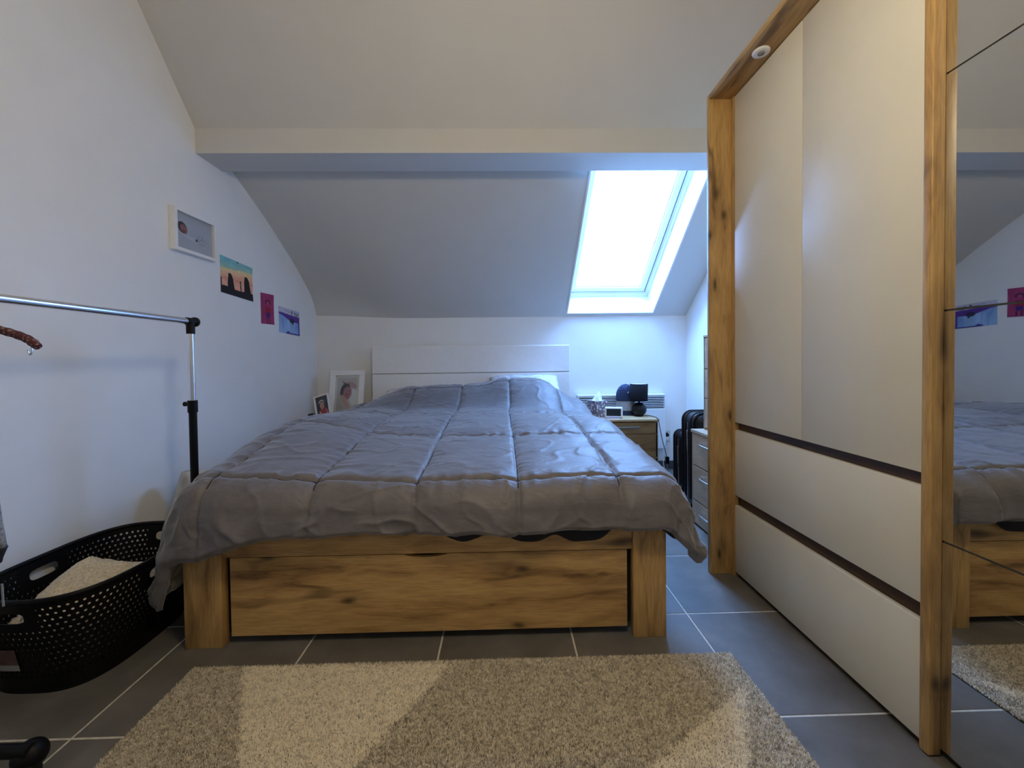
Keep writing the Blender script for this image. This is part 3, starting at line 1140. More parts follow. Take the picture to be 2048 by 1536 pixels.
# ------------------------------------------------------------------ pale oak chest, drawer tower, suitcases
ch = thing('chest_of_drawers', 'low pale oak chest of drawers with curved chrome handles beside wardrobe', 'chest of drawers', (1.32, 2.10, 0), world_coords=True)
CX, CY0, CY1, CZ = 1.092, 1.86, 2.372, 0.545
box('body', pale_z, CX + 0.018, XR - 0.015, CY0 + 0.004, CY1 - 0.004, 0.0, CZ - 0.016, ch, bev=0.001)
box('side_panel', pale_z, CX, XR - 0.015, CY1 - 0.012, CY1, 0.0, CZ - 0.016, ch, bev=0.001)
box('chest_top', pale_y, CX - 0.006, XR - 0.013, CY0 - 0.002, CY1 + 0.004, CZ - 0.016, CZ, ch, bev=0.001)
for (z0, z1) in ((0.345, 0.525), (0.146, 0.338), (0.012, 0.139)):
    dw = box('drawer', pale_y, CX, CX + 0.018, CY0 + 0.004, CY1 - 0.014, z0, z1, ch, bev=0.0012)
    zc = z1 - 0.045
    pth = [(CX, 2.255, zc), (CX - 0.016, 2.247, zc), (CX - 0.027, 2.225, zc), (CX - 0.030, 2.18, zc), (CX - 0.027, 2.12, zc), (CX - 0.016, 2.09, zc), (CX, 2.083, zc)]
    tube('handle', chrome, catmull(pth, 5), 0.0048, dw, seg=8)
tw = thing('drawer_tower', 'small pale oak drawer tower standing on the low chest', 'drawer unit', (1.36, 2.16, CZ), world_coords=True)
TXF = 1.150
box('body', pale_z, TXF + 0.012, XR - 0.02, 1.96, 2.345, CZ, 1.072, tw, bev=0.001)
box('top_panel', pale_y, TXF - 0.002, XR - 0.02, 1.958, 2.350, 1.072, 1.084, tw, bev=0.001)
box('side_panel', pale_z, TXF, XR - 0.02, 2.345, 2.350, CZ, 1.072, tw, bev=0.0008)
for (z0, z1) in ((0.560, 0.722), (0.728, 0.890), (0.896, 1.066)):
    box('drawer', pale_y, TXF, TXF + 0.012, 1.962, 2.338, z0, z1, tw, bev=0.0012)


def suitcase(label, x0, x1, y0, y1, z1, rad):
    t = thing('suitcase', label, 'suitcase', ((x0 + x1) / 2, (y0 + y1) / 2, 0), group=None, world_coords=True)
    sharp_smooth(box('shell', suit_m, x0, x1, y0, y1, 0.045, z1, t, bev=rad, seg=6), 50)
    ym_ = (y0 + y1) / 2
    # moulded ribs round the shell
    for f in (0.16, 0.34, 0.66, 0.84):
        yy = y0 + (y1 - y0) * f
        r = rad
        path = [(x0 - 0.001, yy, 0.10), (x0 - 0.001, yy, z1 - r)]
        for k in range(1, 7):
            a = k / 6 * math.pi / 2
            path.append((x0 + r - (r + 0.001) * math.cos(a), yy, z1 - r + (r + 0.001) * math.sin(a)))
        path += [(x1 - r, yy, z1 + 0.001)]
        for k in range(1, 7):
            a = k / 6 * math.pi / 2
            path.append((x1 - r + (r + 0.001) * math.sin(a), yy, z1 - r + (r + 0.001) * math.cos(a)))
        path += [(x1 + 0.001, yy, 0.10)]
        tube('rib', suit_m, [Vector(p) for p in path], 0.006, t, seg=6)
    zp = [(x0 - 0.002, ym_, 0.08), (x0 - 0.002, ym_, z1 - rad * 1.1)]
    tube('zip', steel, [Vector(p) for p in zp], 0.0022, t, seg=6)
    pu = box('zip_pull', steel, x0 - 0.007, x0 - 0.003, ym_ - 0.008, ym_ + 0.008, z1 - rad - 0.09, z1 - rad - 0.055, t, bev=0.001)
    tube('pull_cord', coat_m, catmull([(x0 - 0.005, ym_, z1 - rad - 0.09), (x0 - 0.009, ym_ - 0.006, z1 - rad - 0.13), (x0 - 0.005, ym_ - 0.004, z1 - rad - 0.2)], 5), 0.0022, pu, seg=6)
    xm = (x0 + x1) / 2
    tube('handle', black_plastic, catmull([(xm - 0.07, ym_, z1 - 0.004), (xm - 0.06, ym_, z1 + 0.014), (xm, ym_, z1 + 0.018), (xm + 0.06, ym_, z1 + 0.014), (xm + 0.07, ym_, z1 - 0.004)], 5), 0.007, t, seg=8)
    for xx in (x0 + 0.05, x1 - 0.05):
        for yy in (y0 + 0.045, y1 - 0.045):
            lathe('wheel', rubber, [(0, -0.012), (0.020, -0.012), (0.024, -0.008), (0.024, 0.008), (0.020, 0.012), (0, 0.012)], (xx, yy, 0.024), t, seg=16, axis='X')
            box('wheel_bracket', black_plastic, xx - 0.016, xx + 0.016, yy - 0.018, yy + 0.018, 0.030, 0.056, t, bev=0.004)
    return t


suitcase('taller black ribbed suitcase behind the low chest', 1.135, 1.49, 2.41, 2.63, 0.622, 0.055)
suitcase('shorter black ribbed suitcase nearest the back wall', 1.205, 1.53, 2.71, 2.93, 0.450, 0.045)

# ------------------------------------------------------------------ nightstands


def nightstand(label, x0, x1, y0, y1, zt):
    t = thing('nightstand', label, 'nightstand', ((x0 + x1) / 2, (y0 + y1) / 2, 0), group='bedside nightstands', world_coords=True)
    box('nightstand_top', pale_x, x0 - 0.008, x1 + 0.008, y0 - 0.010, y1, zt - 0.016, zt, t, bev=0.001)
    box('side_panel', pale_z, x0, x0 + 0.016, y0, y1, 0, zt - 0.016, t, bev=0.001)
    box('side_panel', pale_z, x1 - 0.016, x1, y0, y1, 0, zt - 0.016, t, bev=0.001)
    box('back_panel', pale_z, x0 + 0.016, x1 - 0.016, y1 - 0.008, y1, 0, zt - 0.016, t, bev=0)
    fr_m = MATS['nightstand_front']
    for (z0, z1) in ((zt - 0.112, zt - 0.024), (zt - 0.292, zt - 0.116), (zt - 0.47, zt - 0.296)):
        dw = box('drawer', fr_m, x0 + 0.006, x1 - 0.004, y0, y0 + 0.016, z0, z1, t, bev=0.001)
        xm, zc = (x0 + x1) / 2 + 0.0, (z0 + z1) / 2 + 0.01
        hd = box('handle', steel, xm - 0.08, xm + 0.08, y0 - 0.026, y0 - 0.018, zc - 0.005, zc + 0.005, dw, bev=0.001)
        for xx in (xm - 0.07, xm + 0.07):
            box('handle_post', steel, xx - 0.004, xx + 0.004, y0 - 0.019, y0, zc - 0.004, zc + 0.004, dw, bev=0.0005)
    box('kick_panel', fr_m, x0 + 0.016, x1 - 0.016, y0 + 0.02, y0 + 0.03, 0, zt - 0.47, t, bev=0)
    return t


oak('nightstand_front', 'X', (0.33, 0.20, 0.085), (0.26, 0.15, 0.06), (0.17, 0.09, 0.034), knots=False, gs=1.1)
NZ = 0.497
nightstand('pale oak nightstand carrying the black table lamp', 0.715, 1.168, 3.10, 3.445, NZ)
nightstand('pale oak nightstand mostly hidden behind the bed, under the photo frames', -1.535, -1.10, 3.10, 3.445, NZ)

# table lamp
LX, LY = 1.080, 3.27
tl = thing('table_lamp', 'small black table lamp with drum shade and round ceramic base', 'lamp', (LX, LY, NZ), world_coords=True)
prof = [(0.0, 0.0), (0.034, 0.0)] + [(0.057 * math.sin(a), 0.053 - 0.055 * math.cos(a)) for a in np.linspace(0.68, 2.95, 16)] + [(0.0, 0.1075)]
lathe('lamp_base', ceramic, prof, (LX, LY, NZ), tl)
lathe('lamp_neck', ceramic, [(0.0, 0.10), (0.009, 0.10), (0.007, 0.118), (0.007, 0.15), (0.012, 0.152), (0.012, 0.18), (0.0, 0.182)], (LX, LY, NZ), tl, seg=16)
sh_o = lathe('lamp_shade', shade_m, [(0.0665, 0.120), (0.0690, 0.258), (0.0675, 0.258), (0.0650, 0.120), (0.0665, 0.120)], (LX, LY, NZ), tl, seg=40)
lathe('shade_lining', shade_in, [(0.0648, 0.122), (0.0672, 0.2565)], (LX, LY, NZ), sh_o, seg=40)
bmr = bmesh.new()
for a in range(3):
    an = a * 2 * math.pi / 3 + 0.4
    bm_box(bmr, 0.0, 0.066, -0.0012, 0.0012, 0.176, 0.179, 0, 1, Matrix.Translation((LX, LY, NZ)) @ Matrix.Rotation(an, 4, 'Z'))
from_bm('shade_ring', bmr, steel, sh_o)
lathe('bulb', plain('opal_bulb', (0.8, 0.8, 0.78), 0.3), [(0.0, 0.18), (0.012, 0.18), (0.014, 0.19), (0.022, 0.212), (0.018, 0.235), (0.0, 0.244)], (LX, LY, NZ), tl, seg=20)

# lamp cord, in-line switch, charger cable
tube('power_cord', black_plastic, catmull([(LX + 0.045, LY + 0.005, NZ + 0.006), (LX + 0.085, 3.20, NZ + 0.006), (1.165, 3.094, NZ + 0.0), (1.172, 3.078, 0.44), (1.197, 3.085, 0.33), (1.222, 3.09, 0.24), (1.232, 3.09, 0.205)], 8), 0.0028, tl, seg=8)
box('inline_switch', black_plastic, 1.2195, 1.2455, 3.078, 3.10, 0.158, 0.212, tl, bev=0.004)
tube('power_cord', plain('grey_cable', (0.30, 0.30, 0.31), 0.5), catmull([(1.2325, 3.09, 0.158), (1.238, 3.11, 0.10), (1.262, 3.24, 0.12), (1.345, 3.43, 0.205), (1.392, 3.495, 0.262), (1.395, 3.50, 0.285)], 8), 0.0026, tl, seg=8)
wo = thing('wall_socket', 'ivory wall socket with black plug and white adapter above dark skirting', 'socket', (1.404, YB, 0.285), world_coords=True)
box('socket_plate', socket_m, 1.372, 1.436, YB - 0.010, YB, 0.235, 0.335, wo, bev=0.004)
lathe('socket_ring', white_plastic, [(0.0, 0.0), (0.024, 0.0), (0.024, -0.004), (0.0, -0.002)], (1.404, YB - 0.010, 0.285), wo, axis='Y')
lathe('plug', black_plastic, [(0.0, 0.0), (0.015, 0.0), (0.017, -0.012), (0.014, -0.032), (0.0, -0.034)], (1.398, YB - 0.011, 0.300), wo, axis='Y', seg=20)
box('adapter', white_plastic, 1.383, 1.409, YB - 0.040, YB - 0.011, 0.250, 0.282, wo, bev=0.004)

# tissue box
tx = thing('tissue_box', 'floral cube tissue box with white tissue on nightstand beside clock', 'tissue box', (0.752, 3.285, NZ), rotz=math.radians(28))
box('carton', flower_m, -0.056, 0.056, -0.056, 0.056, 0, 0.128, tx, bev=0.002)
V, Fc = [], []
n = 18
for k in range(7):
    h = k / 6
    for a in range(n):
        an = 2 * math.pi * a / n
        r = 0.036 * (1 - h) ** 0.7 + 0.003 + 0.008 * math.sin(3 * an + h * 2) * (1 - h * 0.6)
        V.append((r * math.cos(an) * 1.2 + 0.010 * h, r * math.sin(an) * 0.7, 0.126 + 0.068 * h + 0.008 * math.sin(2 * an) * h))
for k in range(6):
    for a in range(n):
        l = (a + 1) % n
        Fc.append((k * n + a, k * n + l, (k + 1) * n + l, (k + 1) * n + a))
Fc.append(tuple(6 * n + a for a in range(n)))
from_data('tissue', V, Fc, tissue_m, tx, smooth=True)

# alarm clock
ac = thing('alarm_clock', 'silver digital alarm clock with dark display on nightstand edge', 'clock', (0.848, 3.165, NZ), rotz=math.radians(-14))
sharp_smooth(box('case', white_plastic, -0.068, 0.068, -0.012, 0.016, 0.005, 0.088, ac, bev=0.012, seg=4), 40)
sharp_smooth(box('case_back', black_plastic, -0.064, 0.066, 0.012, 0.034, 0.008, 0.086, ac, bev=0.010, seg=3), 40)
box('display', screen_m, -0.054, 0.054, -0.0135, -0.010, 0.020, 0.075, ac, bev=0.001)
box('stand', rosy, -0.058, 0.050, -0.030, 0.012, 0.0, 0.0055, ac, bev=0.001)

# navy domed pillow with gathered front
nv = thing('travel_pillow', 'round navy pillow with gathered front and grey band behind the lamp', 'pillow', (1.0, 3.36, NZ))


def dome(name, mat, z0, z1, r, cap_z, depth, pleat=0.0):
    V, Fc = [], []
    n, m = 48, 14
    prof = []
    for k in range(m + 1):
        f = k / m
        z = z0 + (z1 - z0) * f
        w = r if z < cap_z else r * math.sqrt(max(0.0, 1 - ((z - cap_z) / (z1 - cap_z + 1e-9)) ** 2)) if pleat else r
        prof.append((z, max(w, 0.004)))
    for z, w in prof:
        for a in range(n):
            an = 2 * math.pi * a / n
            px, py = w * math.cos(an), depth / 2 * math.sin(an) * (w / r) ** 0.5
            V.append((px, py, z))
    for k in range(m):
        for a in range(n):
            l = (a + 1) % n
            Fc.append((k * n + a, k * n + l, (k + 1) * n + l, (k + 1) * n + a))
    Fc.append(tuple(range(n))[::-1])
    Fc.append(tuple(m * n + a for a in range(n)))
    return from_data(name, V, Fc, mat, nv, smooth=True)


dome('base_band', navy, 0.0, 0.040, 0.073, 9, 0.115)
dome('grey_band', grey_fabric, 0.038, 0.118, 0.078, 9, 0.12)
cap = dome('navy_cap', navy, 0.116, 0.252, 0.079, 0.150, 0.125, pleat=1)
# spiral pleats gathered to a button on the front
bmp_V, bmp_F = [], []
for q in range(16):
    a0 = q * 2 * math.pi / 16
    path = []
    for k in range(9):
        f = k / 8
        rr = 0.009 + 0.056 * f
        an = a0 + 0.9 * f
        px, pz = 0.002 + rr * math.cos(an), 0.185 + rr * math.sin(an)
        if pz < 0.122 or abs(px) > 0.076:
            break
        w = 0.079 if pz < 0.150 else 0.079 * math.sqrt(max(0.02, 1 - ((pz - 0.150) / 0.102) ** 2))
        yy = 0.0625 * math.sqrt(max(0.0, 1 - min(1, (px / w) ** 2))) * (w / 0.079) ** 0.5
        path.append(Vector((px, -yy + 0.001, pz)))
    if len(path) > 2:
        tube('pleat', navy, path, 0.0036, cap, seg=6)
lathe('button', steel, [(0, 0), (0.006, 0), (0.007, -0.003), (0.004, -0.005), (0, -0.0055)], (0.002, -0.062, 0.185), cap, axis='Y', seg=14)

# electric convector on the back wall
rd = thing('radiator', 'white wall convector heater with horizontal louvres behind the nightstand', 'radiator', (0.99, YB, 0.2), world_coords=True)
RX0, RX1, RY = 0.625, 1.372, 3.462
box('casing', radiator_m, RX0, RX1, RY, YB - 0.005, 0.19, 0.532, rd, bev=0.004)
box('casing_top', radiator_m, RX0, RX1, RY, YB - 0.005, 0.636, 0.652, rd, bev=0.004)
for a in (RX0, RX1 - 0.012):
    box('end_panel', radiator_m, a, a + 0.012, RY, YB - 0.005, 0.53, 0.638, rd, bev=0.003)
box('grille_shade_block', black_gap, RX0 + 0.012, RX1 - 0.012, RY + 0.022, YB - 0.006, 0.533, 0.636, rd, bev=0)  # added black filler, puts the shade between the louvres into colour
bm = bmesh.new()
bm_box(bm, RX0 + 0.010, RX1 - 0.010, -0.012, 0.012, -0.0026, 0.0026, 0.001, 1, Matrix.Identity(4))
sl_me = bpy.data.meshes.new('louvre')
bm.to_mesh(sl_me)
bm.free()
sl_me.materials.append(radiator_m)
for k in range(7):
    o = bpy.data.objects.new('louvre', sl_me)
    C.objects.link(o)
    o.parent = rd
    o.rotation_euler = (math.radians(-7), 0, 0)
    o.location = Vector((0, RY + 0.013, 0.5435 + k * 0.0142)) - OFF[rd.name]

# ------------------------------------------------------------------ printed pictures


def flat_print(name, w, h, nx, ny, fn, parent, place, mat=None, thick=0.0008, curl=0.0):
    """thin sheet, picture on its local -Y... placed by `place(u, v, depth)`; fn(u, v) -> sRGB arrays, u right, v up in 0..1"""
    us, vs = np.linspace(0, 1, nx + 1), np.linspace(0, 1, ny + 1)
    U, Vv = np.meshgrid(us, vs)
    col = fn(U.ravel(), Vv.ravel())
    V = [place(u, v, thick + curl * abs(2 * v - 1) ** 3) for u, v in zip(U.ravel(), Vv.ravel())]
    m = nx + 1
    Fc = [(j * m + i, j * m + i + 1, (j + 1) * m + i + 1, (j + 1) * m + i) for j in range(ny) for i in range(nx)]
    nV = len(V)
    border = list(range(m)) + [j * m + nx for j in range(1, ny + 1)] + [ny * m + i for i in range(nx - 1, -1, -1)] + [j * m for j in range(ny - 1, 0, -1)]
    for k in border:
        i, j = k % m, k // m
        V.append(place(us[i], vs[j], 0.0))
    nb = len(border)
    for k in range(nb):
        l = (k + 1) % nb
        Fc.append((border[k], nV + k, nV + l, border[l]))
    o = from_data(name, V, Fc, mat or print_m, parent)
    at = o.data.color_attributes.new('Col', 'FLOAT_COLOR', 'POINT')
    full = np.vstack([col, col[border]])
    l = full / 255.0
    l = np.where(l <= 0.04045, l / 12.92, ((l + 0.055) / 1.055) ** 2.4)
    at.data.foreach_set('color', np.c_[l, np.ones(len(l))].ravel())
    return o


def blend(c, mask, rgb):
    mask = np.clip(mask, 0, 1)[:, None]
    return c * (1 - mask) + np.array(rgb, float) * mask


def ell(u, v, cu, cv, ru, rv, soft=0.12, rot=0.0):
    c_, s_ = math.cos(rot), math.sin(rot)
    a, b_ = (u - cu), (v - cv)
    a, b_ = a * c_ + b_ * s_, -a * s_ + b_ * c_
    r = np.sqrt((a / ru) ** 2 + (b_ / rv) ** 2)
    return 1 - sstep(1 - soft, 1 + soft, r)


def fn_framed_baby(u, v):
    c = np.tile(np.array([186, 190, 200.0]), (len(u), 1))
    c = c + 5 * vnoise(u * 4, v * 4)[:, None]
    c = blend(c, ell(u, v, 0.42, 0.37, 0.16, 0.05, 0.5, -0.2) * 0.5, (214, 216, 222))
    c = blend(c, ell(u, v, 0.19, 0.60, 0.115, 0.155, 0.1, 0.3), (44, 40, 44))
    c = blend(c, ell(u, v, 0.225, 0.57, 0.085, 0.125, 0.15, 0.35), (156, 100, 96))
    c = blend(c, ell(u, v, 0.235, 0.50, 0.05, 0.05, 0.4), (128, 70, 72))
    for (a, b_, r1, r2, ro) in ((0.66, 0.40, 0.10, 0.012, 0.8), (0.72, 0.46, 0.012, 0.10, 0.2), (0.60, 0.44, 0.012, 0.10, -0.3), (0.80, 0.42, 0.09, 0.012, -0.5), (0.72, 0.30, 0.11, 0.014, 0.15)):
        c = blend(c, ell(u, v, a, b_, r1, r2, 0.6, ro) * 0.55, (128, 140, 150))
    c = blend(c, ell(u, v, 0.56, 0.37, 0.035, 0.03, 0.5), (60, 64, 78))
    return c


def fn_sunset(u, v):
    s = v + 0.20 * (u - 0.5) * 0.0
    c = np.zeros((len(u), 3))
    stops = [(0.0, (232, 150, 128)), (0.30, (236, 172, 140)), (0.42, (222, 150, 122)), (0.58, (238, 190, 142)), (0.72, (226, 205, 150)), (0.80, (150, 190, 175)), (1.0, (120, 188, 196))]
    wob = v + 0.06 * vnoise(u * 3, v * 5, 0, 3) - 0.10 * (u - 0.3) * (v > 0.3)
    for k in range(3):
        c[:, k] = np.interp(wob, [p for p, _ in stops], [q[k] for _, q in stops])
    c += 10 * vnoise(u * 6, v * 34, 0, 4)[:, None]
    lo = 0.20 + 0.02 * np.sin(u * 9) + 0.0 * u
    sil = v < lo
    left = (np.abs(u - 0.29) < 0.065 + 0.16 * np.clip(0.56 - v, 0, 1) ** 1.2) & (v < 0.60 - 6 * (np.maximum(0, np.abs(u - 0.265) - 0.03)) ** 1.4) & (u > 0.195)
    right = (np.abs(u - 0.80) < 0.075 + 0.22 * np.clip(0.6 - v, 0, 1) ** 1.3) & (v < 0.66 - 4 * (np.maximum(0, np.abs(u - 0.78) - 0.03)) ** 1.3) & (u > 0.715)
    mid = (np.abs(u - 0.60 + 0.05 * (v - 0.3)) < 0.018) & (v < 0.48)
    edge = (u < 0.03) & (v < 0.42)
    c[sil | left | right | mid | edge] = (14, 13, 22)
    c = blend(c, ell(u, v, 0.56, 0.74, 0.014, 0.03, 0.4), (252, 235, 200))
    c = blend(c, ell(u, v, 0.50, 0.975, 0.022, 0.02, 0.3), (20, 40, 44))
    return c


def fn_pink(u, v):
    c = np.tile(np.array([158, 44, 98.0]), (len(u), 1)) + 9 * vnoise(u * 3, v * 6, 0, 7)[:, None]
    hair = ell(u, v, 0.52, 0.72, 0.20, 0.085, 0.1) * (1 - ell(u, v, 0.52, 0.69, 0.115, 0.075, 0.15)) * (v > 0.64)
    c = blend(c, hair, (70, 8, 48))
    c = blend(c, ell(u, v, 0.52, 0.685, 0.10, 0.06, 0.2) * 0.6, (170, 80, 110))
    body = (np.abs(u - 0.53) < 0.18) & (v > 0.37) & (v < 0.55)
    c = blend(c, body * 1.0, (150, 16, 40))
    skirt = (np.abs(u - 0.53) < 0.14) & (v > 0.20) & (v <= 0.37)
    c = blend(c, skirt * 1.0, (58, 26, 120))
    legs = ((np.abs(u - 0.44) < 0.035) | (np.abs(u - 0.64) < 0.04)) & (v < 0.20) & (v > 0.02)
    c = blend(c, legs * 1.0, (66, 8, 52))
    c = blend(c, (((u > 0.16) & (u < 0.36) & (np.abs(v - 0.36 - 0.2 * (u - 0.2)) < 0.012))) * 0.8, (120, 16, 60))
    return c


def fn_purple(u, v):
    c = np.tile(np.array([150, 186, 226.0]), (len(u), 1)) + 12 * vnoise(u * 5, v * 3, 0, 9)[:, None]
    c = blend(c, (1 - np.abs(vnoise(u * 7, v * 1.2, 0, 12))) ** 6 * 0.6, (98, 130, 200))
    top = v > 0.79 - 0.06 * u
    c = blend(c, top * 1.0, (196, 196, 216))
    band = (v <= 0.80 - 0.05 * u) & (v > np.interp(u, [0, 0.15, 0.45, 0.6, 1], [0.72, 0.69, 0.56, 0.50, 0.50]))
    c = blend(c, band * 1.0, (86, 48, 148))
    c = blend(c, ell(u, v, 0.62, 0.55, 0.12, 0.10, 0.12), (44, 40, 74))
    c = blend(c, ell(u, v, 0.66, 0.44, 0.03, 0.05, 0.3), (60, 62, 100))
    c = blend(c, ((u > 0.945) & (v < 0.6)) * 1.0, (70, 50, 140))
    c = blend(c, ((u > 0.80) & (u <= 0.945) & (v < 0.5)) * 0.6, (110, 150, 222))
    c = blend(c, (v < 0.05 + 0.06 * np.exp(-((u - 0.42) / 0.06) ** 2)) * (u > 0.30) * 1.0, (66, 52, 150))
    # scribbled marks along the top: birds, a pole and a child's lettering
    for k in range(4):
        cu = 0.30 + 0.075 * k
        c = blend(c, (np.abs(v - 0.90 + 0.012 * k - 0.45 * np.abs(u - cu)) < 0.012) * (np.abs(u - cu) < 0.028) * 0.7, (90, 90, 110))
    c = blend(c, ((np.abs(u - 0.615) < 0.03) & (v > 0.80) & (v < 0.95)) * 0.85, (74, 74, 98))
    for k in range(3):
        vv = 0.90 - 0.052 * k
        wv = vv + 0.013 * np.sin(u * 120 + k * 2) - 0.05 * (u - 0.7)
        c = blend(c, ((np.abs(v - wv) < 0.013) & (u > 0.70 + 0.03 * k) & (u < 0.97) & (vnoise(u * 30, k + 0.5, 0, 5) > -0.45)) * 0.9, (22, 22, 34))
    return c


def wall_place(y0, y1, z0, z1, base=0.001, tilt=0.0):
    def f(u, v, dpt):
        y = y0 + (y1 - y0) * u
        z = z0 + (z1 - z0) * v + tilt * (u - 0.5)
        return (wall_left_x(y) + base + dpt, y, z)
    return f


# framed baby photograph high on the left wall
fw_y0, fw_y1, fw_z0, fw_z1 = 2.058, 2.338, 1.518, 1.728
fp = thing('picture_frame', 'white box frame with photo of a sleeping newborn, high on wall', 'picture', (wall_left_x(2.2), 2.198, fw_z0), world_coords=True)


def wall_box(name, mat, y0, y1, z0, z1, d0, d1, parent):
    V = []
    for dd in (d0, d1):
        V += [(wall_left_x(y) + dd, y, z) for (y, z) in ((y0, z0), (y1, z0), (y1, z1), (y0, z1))]
    return from_data(name, V, [(0, 1, 2, 3), (7, 6, 5, 4), (0, 4, 5, 1), (1, 5, 6, 2), (2, 6, 7, 3), (3, 7, 4, 0)], mat, parent, recalc=True)


b_ = 0.016
wall_box('frame_bar', white_lacquer, fw_y0, fw_y1, fw_z0, fw_z0 + b_, 0.001, 0.030, fp)
wall_box('frame_bar', white_lacquer, fw_y0, fw_y1, fw_z1 - b_, fw_z1, 0.001, 0.030, fp)
wall_box('frame_bar', white_lacquer, fw_y0, fw_y0 + b_, fw_z0 + b_, fw_z1 - b_, 0.001, 0.030, fp)
wall_box('frame_bar', white_lacquer, fw_y1 - b_, fw_y1, fw_z0 + b_, fw_z1 - b_, 0.001, 0.030, fp)
flat_print('photo', 1, 1, 110, 80, fn_framed_baby, fp, wall_place(fw_y0 + b_, fw_y1 - b_, fw_z0 + b_, fw_z1 - b_, 0.014))
wall_box('glazing', pic_glass, fw_y0 + b_, fw_y1 - b_, fw_z0 + b_, fw_z1 - b_, 0.019, 0.0205, fp)
po_ = flat_print('poster', 1, 1, 130, 100, fn_sunset, None, wall_place(2.402, 2.688, 1.357, 1.568, 0.001, -0.016), curl=0.003)
tag(po_, 'sunset poster with black rock silhouettes pinned to the left wall', 'poster')
po_ = flat_print('poster', 1, 1, 60, 90, fn_pink, None, wall_place(2.770, 2.916, 1.219, 1.423, 0.001, 0.004), curl=0.002)
tag(po_, 'pink drawing of a girl in red top on the left wall', 'drawing')
po_ = flat_print('poster', 1, 1, 110, 90, fn_purple, None, wall_place(2.976, 3.252, 1.168, 1.352, 0.001, -0.014), curl=0.002)
tag(po_, 'blue and purple child drawing with scribbled lettering, nearest the corner', 'drawing')

# photo frames on the hidden nightstand


def fn_newborn(u, v):
    c = np.tile(np.array([196, 192, 188.0]), (len(u), 1))
    c = blend(c, ell(u, v, 0.86, 0.42, 0.24, 0.24, 0.15, 0.5), (224, 222, 216))
    c = blend(c, ell(u, v, 0.76, 0.78, 0.24, 0.075, 0.15, -0.35), (186, 142, 132))
    c = blend(c, ell(u, v, 0.42, 0.60, 0.27, 0.22, 0.1, 0.5), (58, 48, 50))
    c = blend(c, ell(u, v, 0.52, 0.545, 0.215, 0.19, 0.15, 0.5), (170, 112, 112))
    c = blend(c, ell(u, v, 0.50, 0.50, 0.05, 0.03, 0.4), (120, 56, 66))
    c = blend(c, ell(u, v, 0.60, 0.60, 0.05, 0.018, 0.4), (120, 72, 74))
    c = blend(c, ell(u, v, 0.45, 0.27, 0.33, 0.085, 0.15, -0.75), (206, 164, 152))
    c = blend(c, ell(u, v, 0.35, 0.84, 0.10, 0.02, 0.3, -0.5), (70, 58, 58))
    return c


def fn_child(u, v):
    c = np.tile(np.array([52, 58, 64.0]), (len(u), 1)) + 12 * vnoise(u * 4, v * 4, 0, 8)[:, None]
    c = blend(c, ell(u, v, 0.55, 0.20, 0.36, 0.33, 0.1), (168, 20, 34))
    c = blend(c, ell(u, v, 0.44, 0.66, 0.235, 0.18, 0.1), (38, 32, 32))
    c = blend(c, ell(u, v, 0.46, 0.60, 0.18, 0.165, 0.12), (206, 156, 140))
    c = blend(c, ell(u, v, 0.44, 0.73, 0.22, 0.12, 0.1) * (1 - ell(u, v, 0.45, 0.68, 0.19, 0.12, 0.1)), (236, 236, 236))
    c = blend(c, ell(u, v, 0.47, 0.53, 0.05, 0.022, 0.4), (176, 60, 70))
    for a in (0.40, 0.54):
        c = blend(c, ell(u, v, a, 0.61, 0.022, 0.015, 0.4), (44, 30, 30))
    c = blend(c, ell(u, v, 0.30, 0.20, 0.07, 0.20, 0.15, 0.5), (206, 160, 142))
    c = blend(c, ell(u, v, 0.82, 0.26, 0.05, 0.17, 0.15, 0.4), (206, 160, 142))
    return c


def standing_frame(label, x, y, z, w, h, bar, rx, ry, rz, fn, mat, mount=0.0, deep=0.016):
    t = thing('picture_frame', label, 'picture', (x, y, z))
    t.rotation_euler = (rx, ry, rz)
    for (a0, a1, c0, c1) in ((-w / 2, w / 2, 0, bar), (-w / 2, w / 2, h - bar, h), (-w / 2, -w / 2 + bar, bar, h - bar), (w / 2 - bar, w / 2, bar, h - bar)):
        box('frame_bar', mat, a0, a1, -deep, 0, c0, c1, t, bev=0.001)
    box('backing', mat_white, -w / 2 + bar, w / 2 - bar, -0.005, -0.001, bar, h - bar, t, bev=0)
    ia, ib = w / 2 - bar - mount, h - 2 * bar - 2 * mount
    flat_print('photo', 1, 1, 70, 90, fn, t, lambda u, v, dd: (-ia + 2 * ia * u, -0.0055 - dd, bar + mount + ib * v))
    box('glazing', pic_glass, -w / 2 + bar, w / 2 - bar, -0.0095, -0.0085, bar, h - bar, t, bev=0)
    if not mount:
        box('easel_back', black_plastic, -0.03, 0.03, 0.0, 0.004, 0.01, h * 0.75, t, bev=0.001)
    return t


standing_frame('large white frame with newborn photo leaning on the wall beside headboard', -1.272, 3.360, NZ + 0.001, 0.276, 0.392, 0.040, -0.20, 0, 0, fn_newborn, white_lacquer, mount=0.018, deep=0.018)
standing_frame('small white frame with photo of a child in red, tilted', -1.368, 3.20, NZ + 0.018, 0.125, 0.195, 0.011, -0.20, -0.27, -0.16, fn_child, white_plastic)
bx = box('jewellery_box', black_plastic, -1.52, -1.45, 3.24, 3.30, NZ, NZ + 0.058, bev=0.008, seg=3)
tag(bx, 'small black box on the nightstand behind the small tilted frame', 'box')

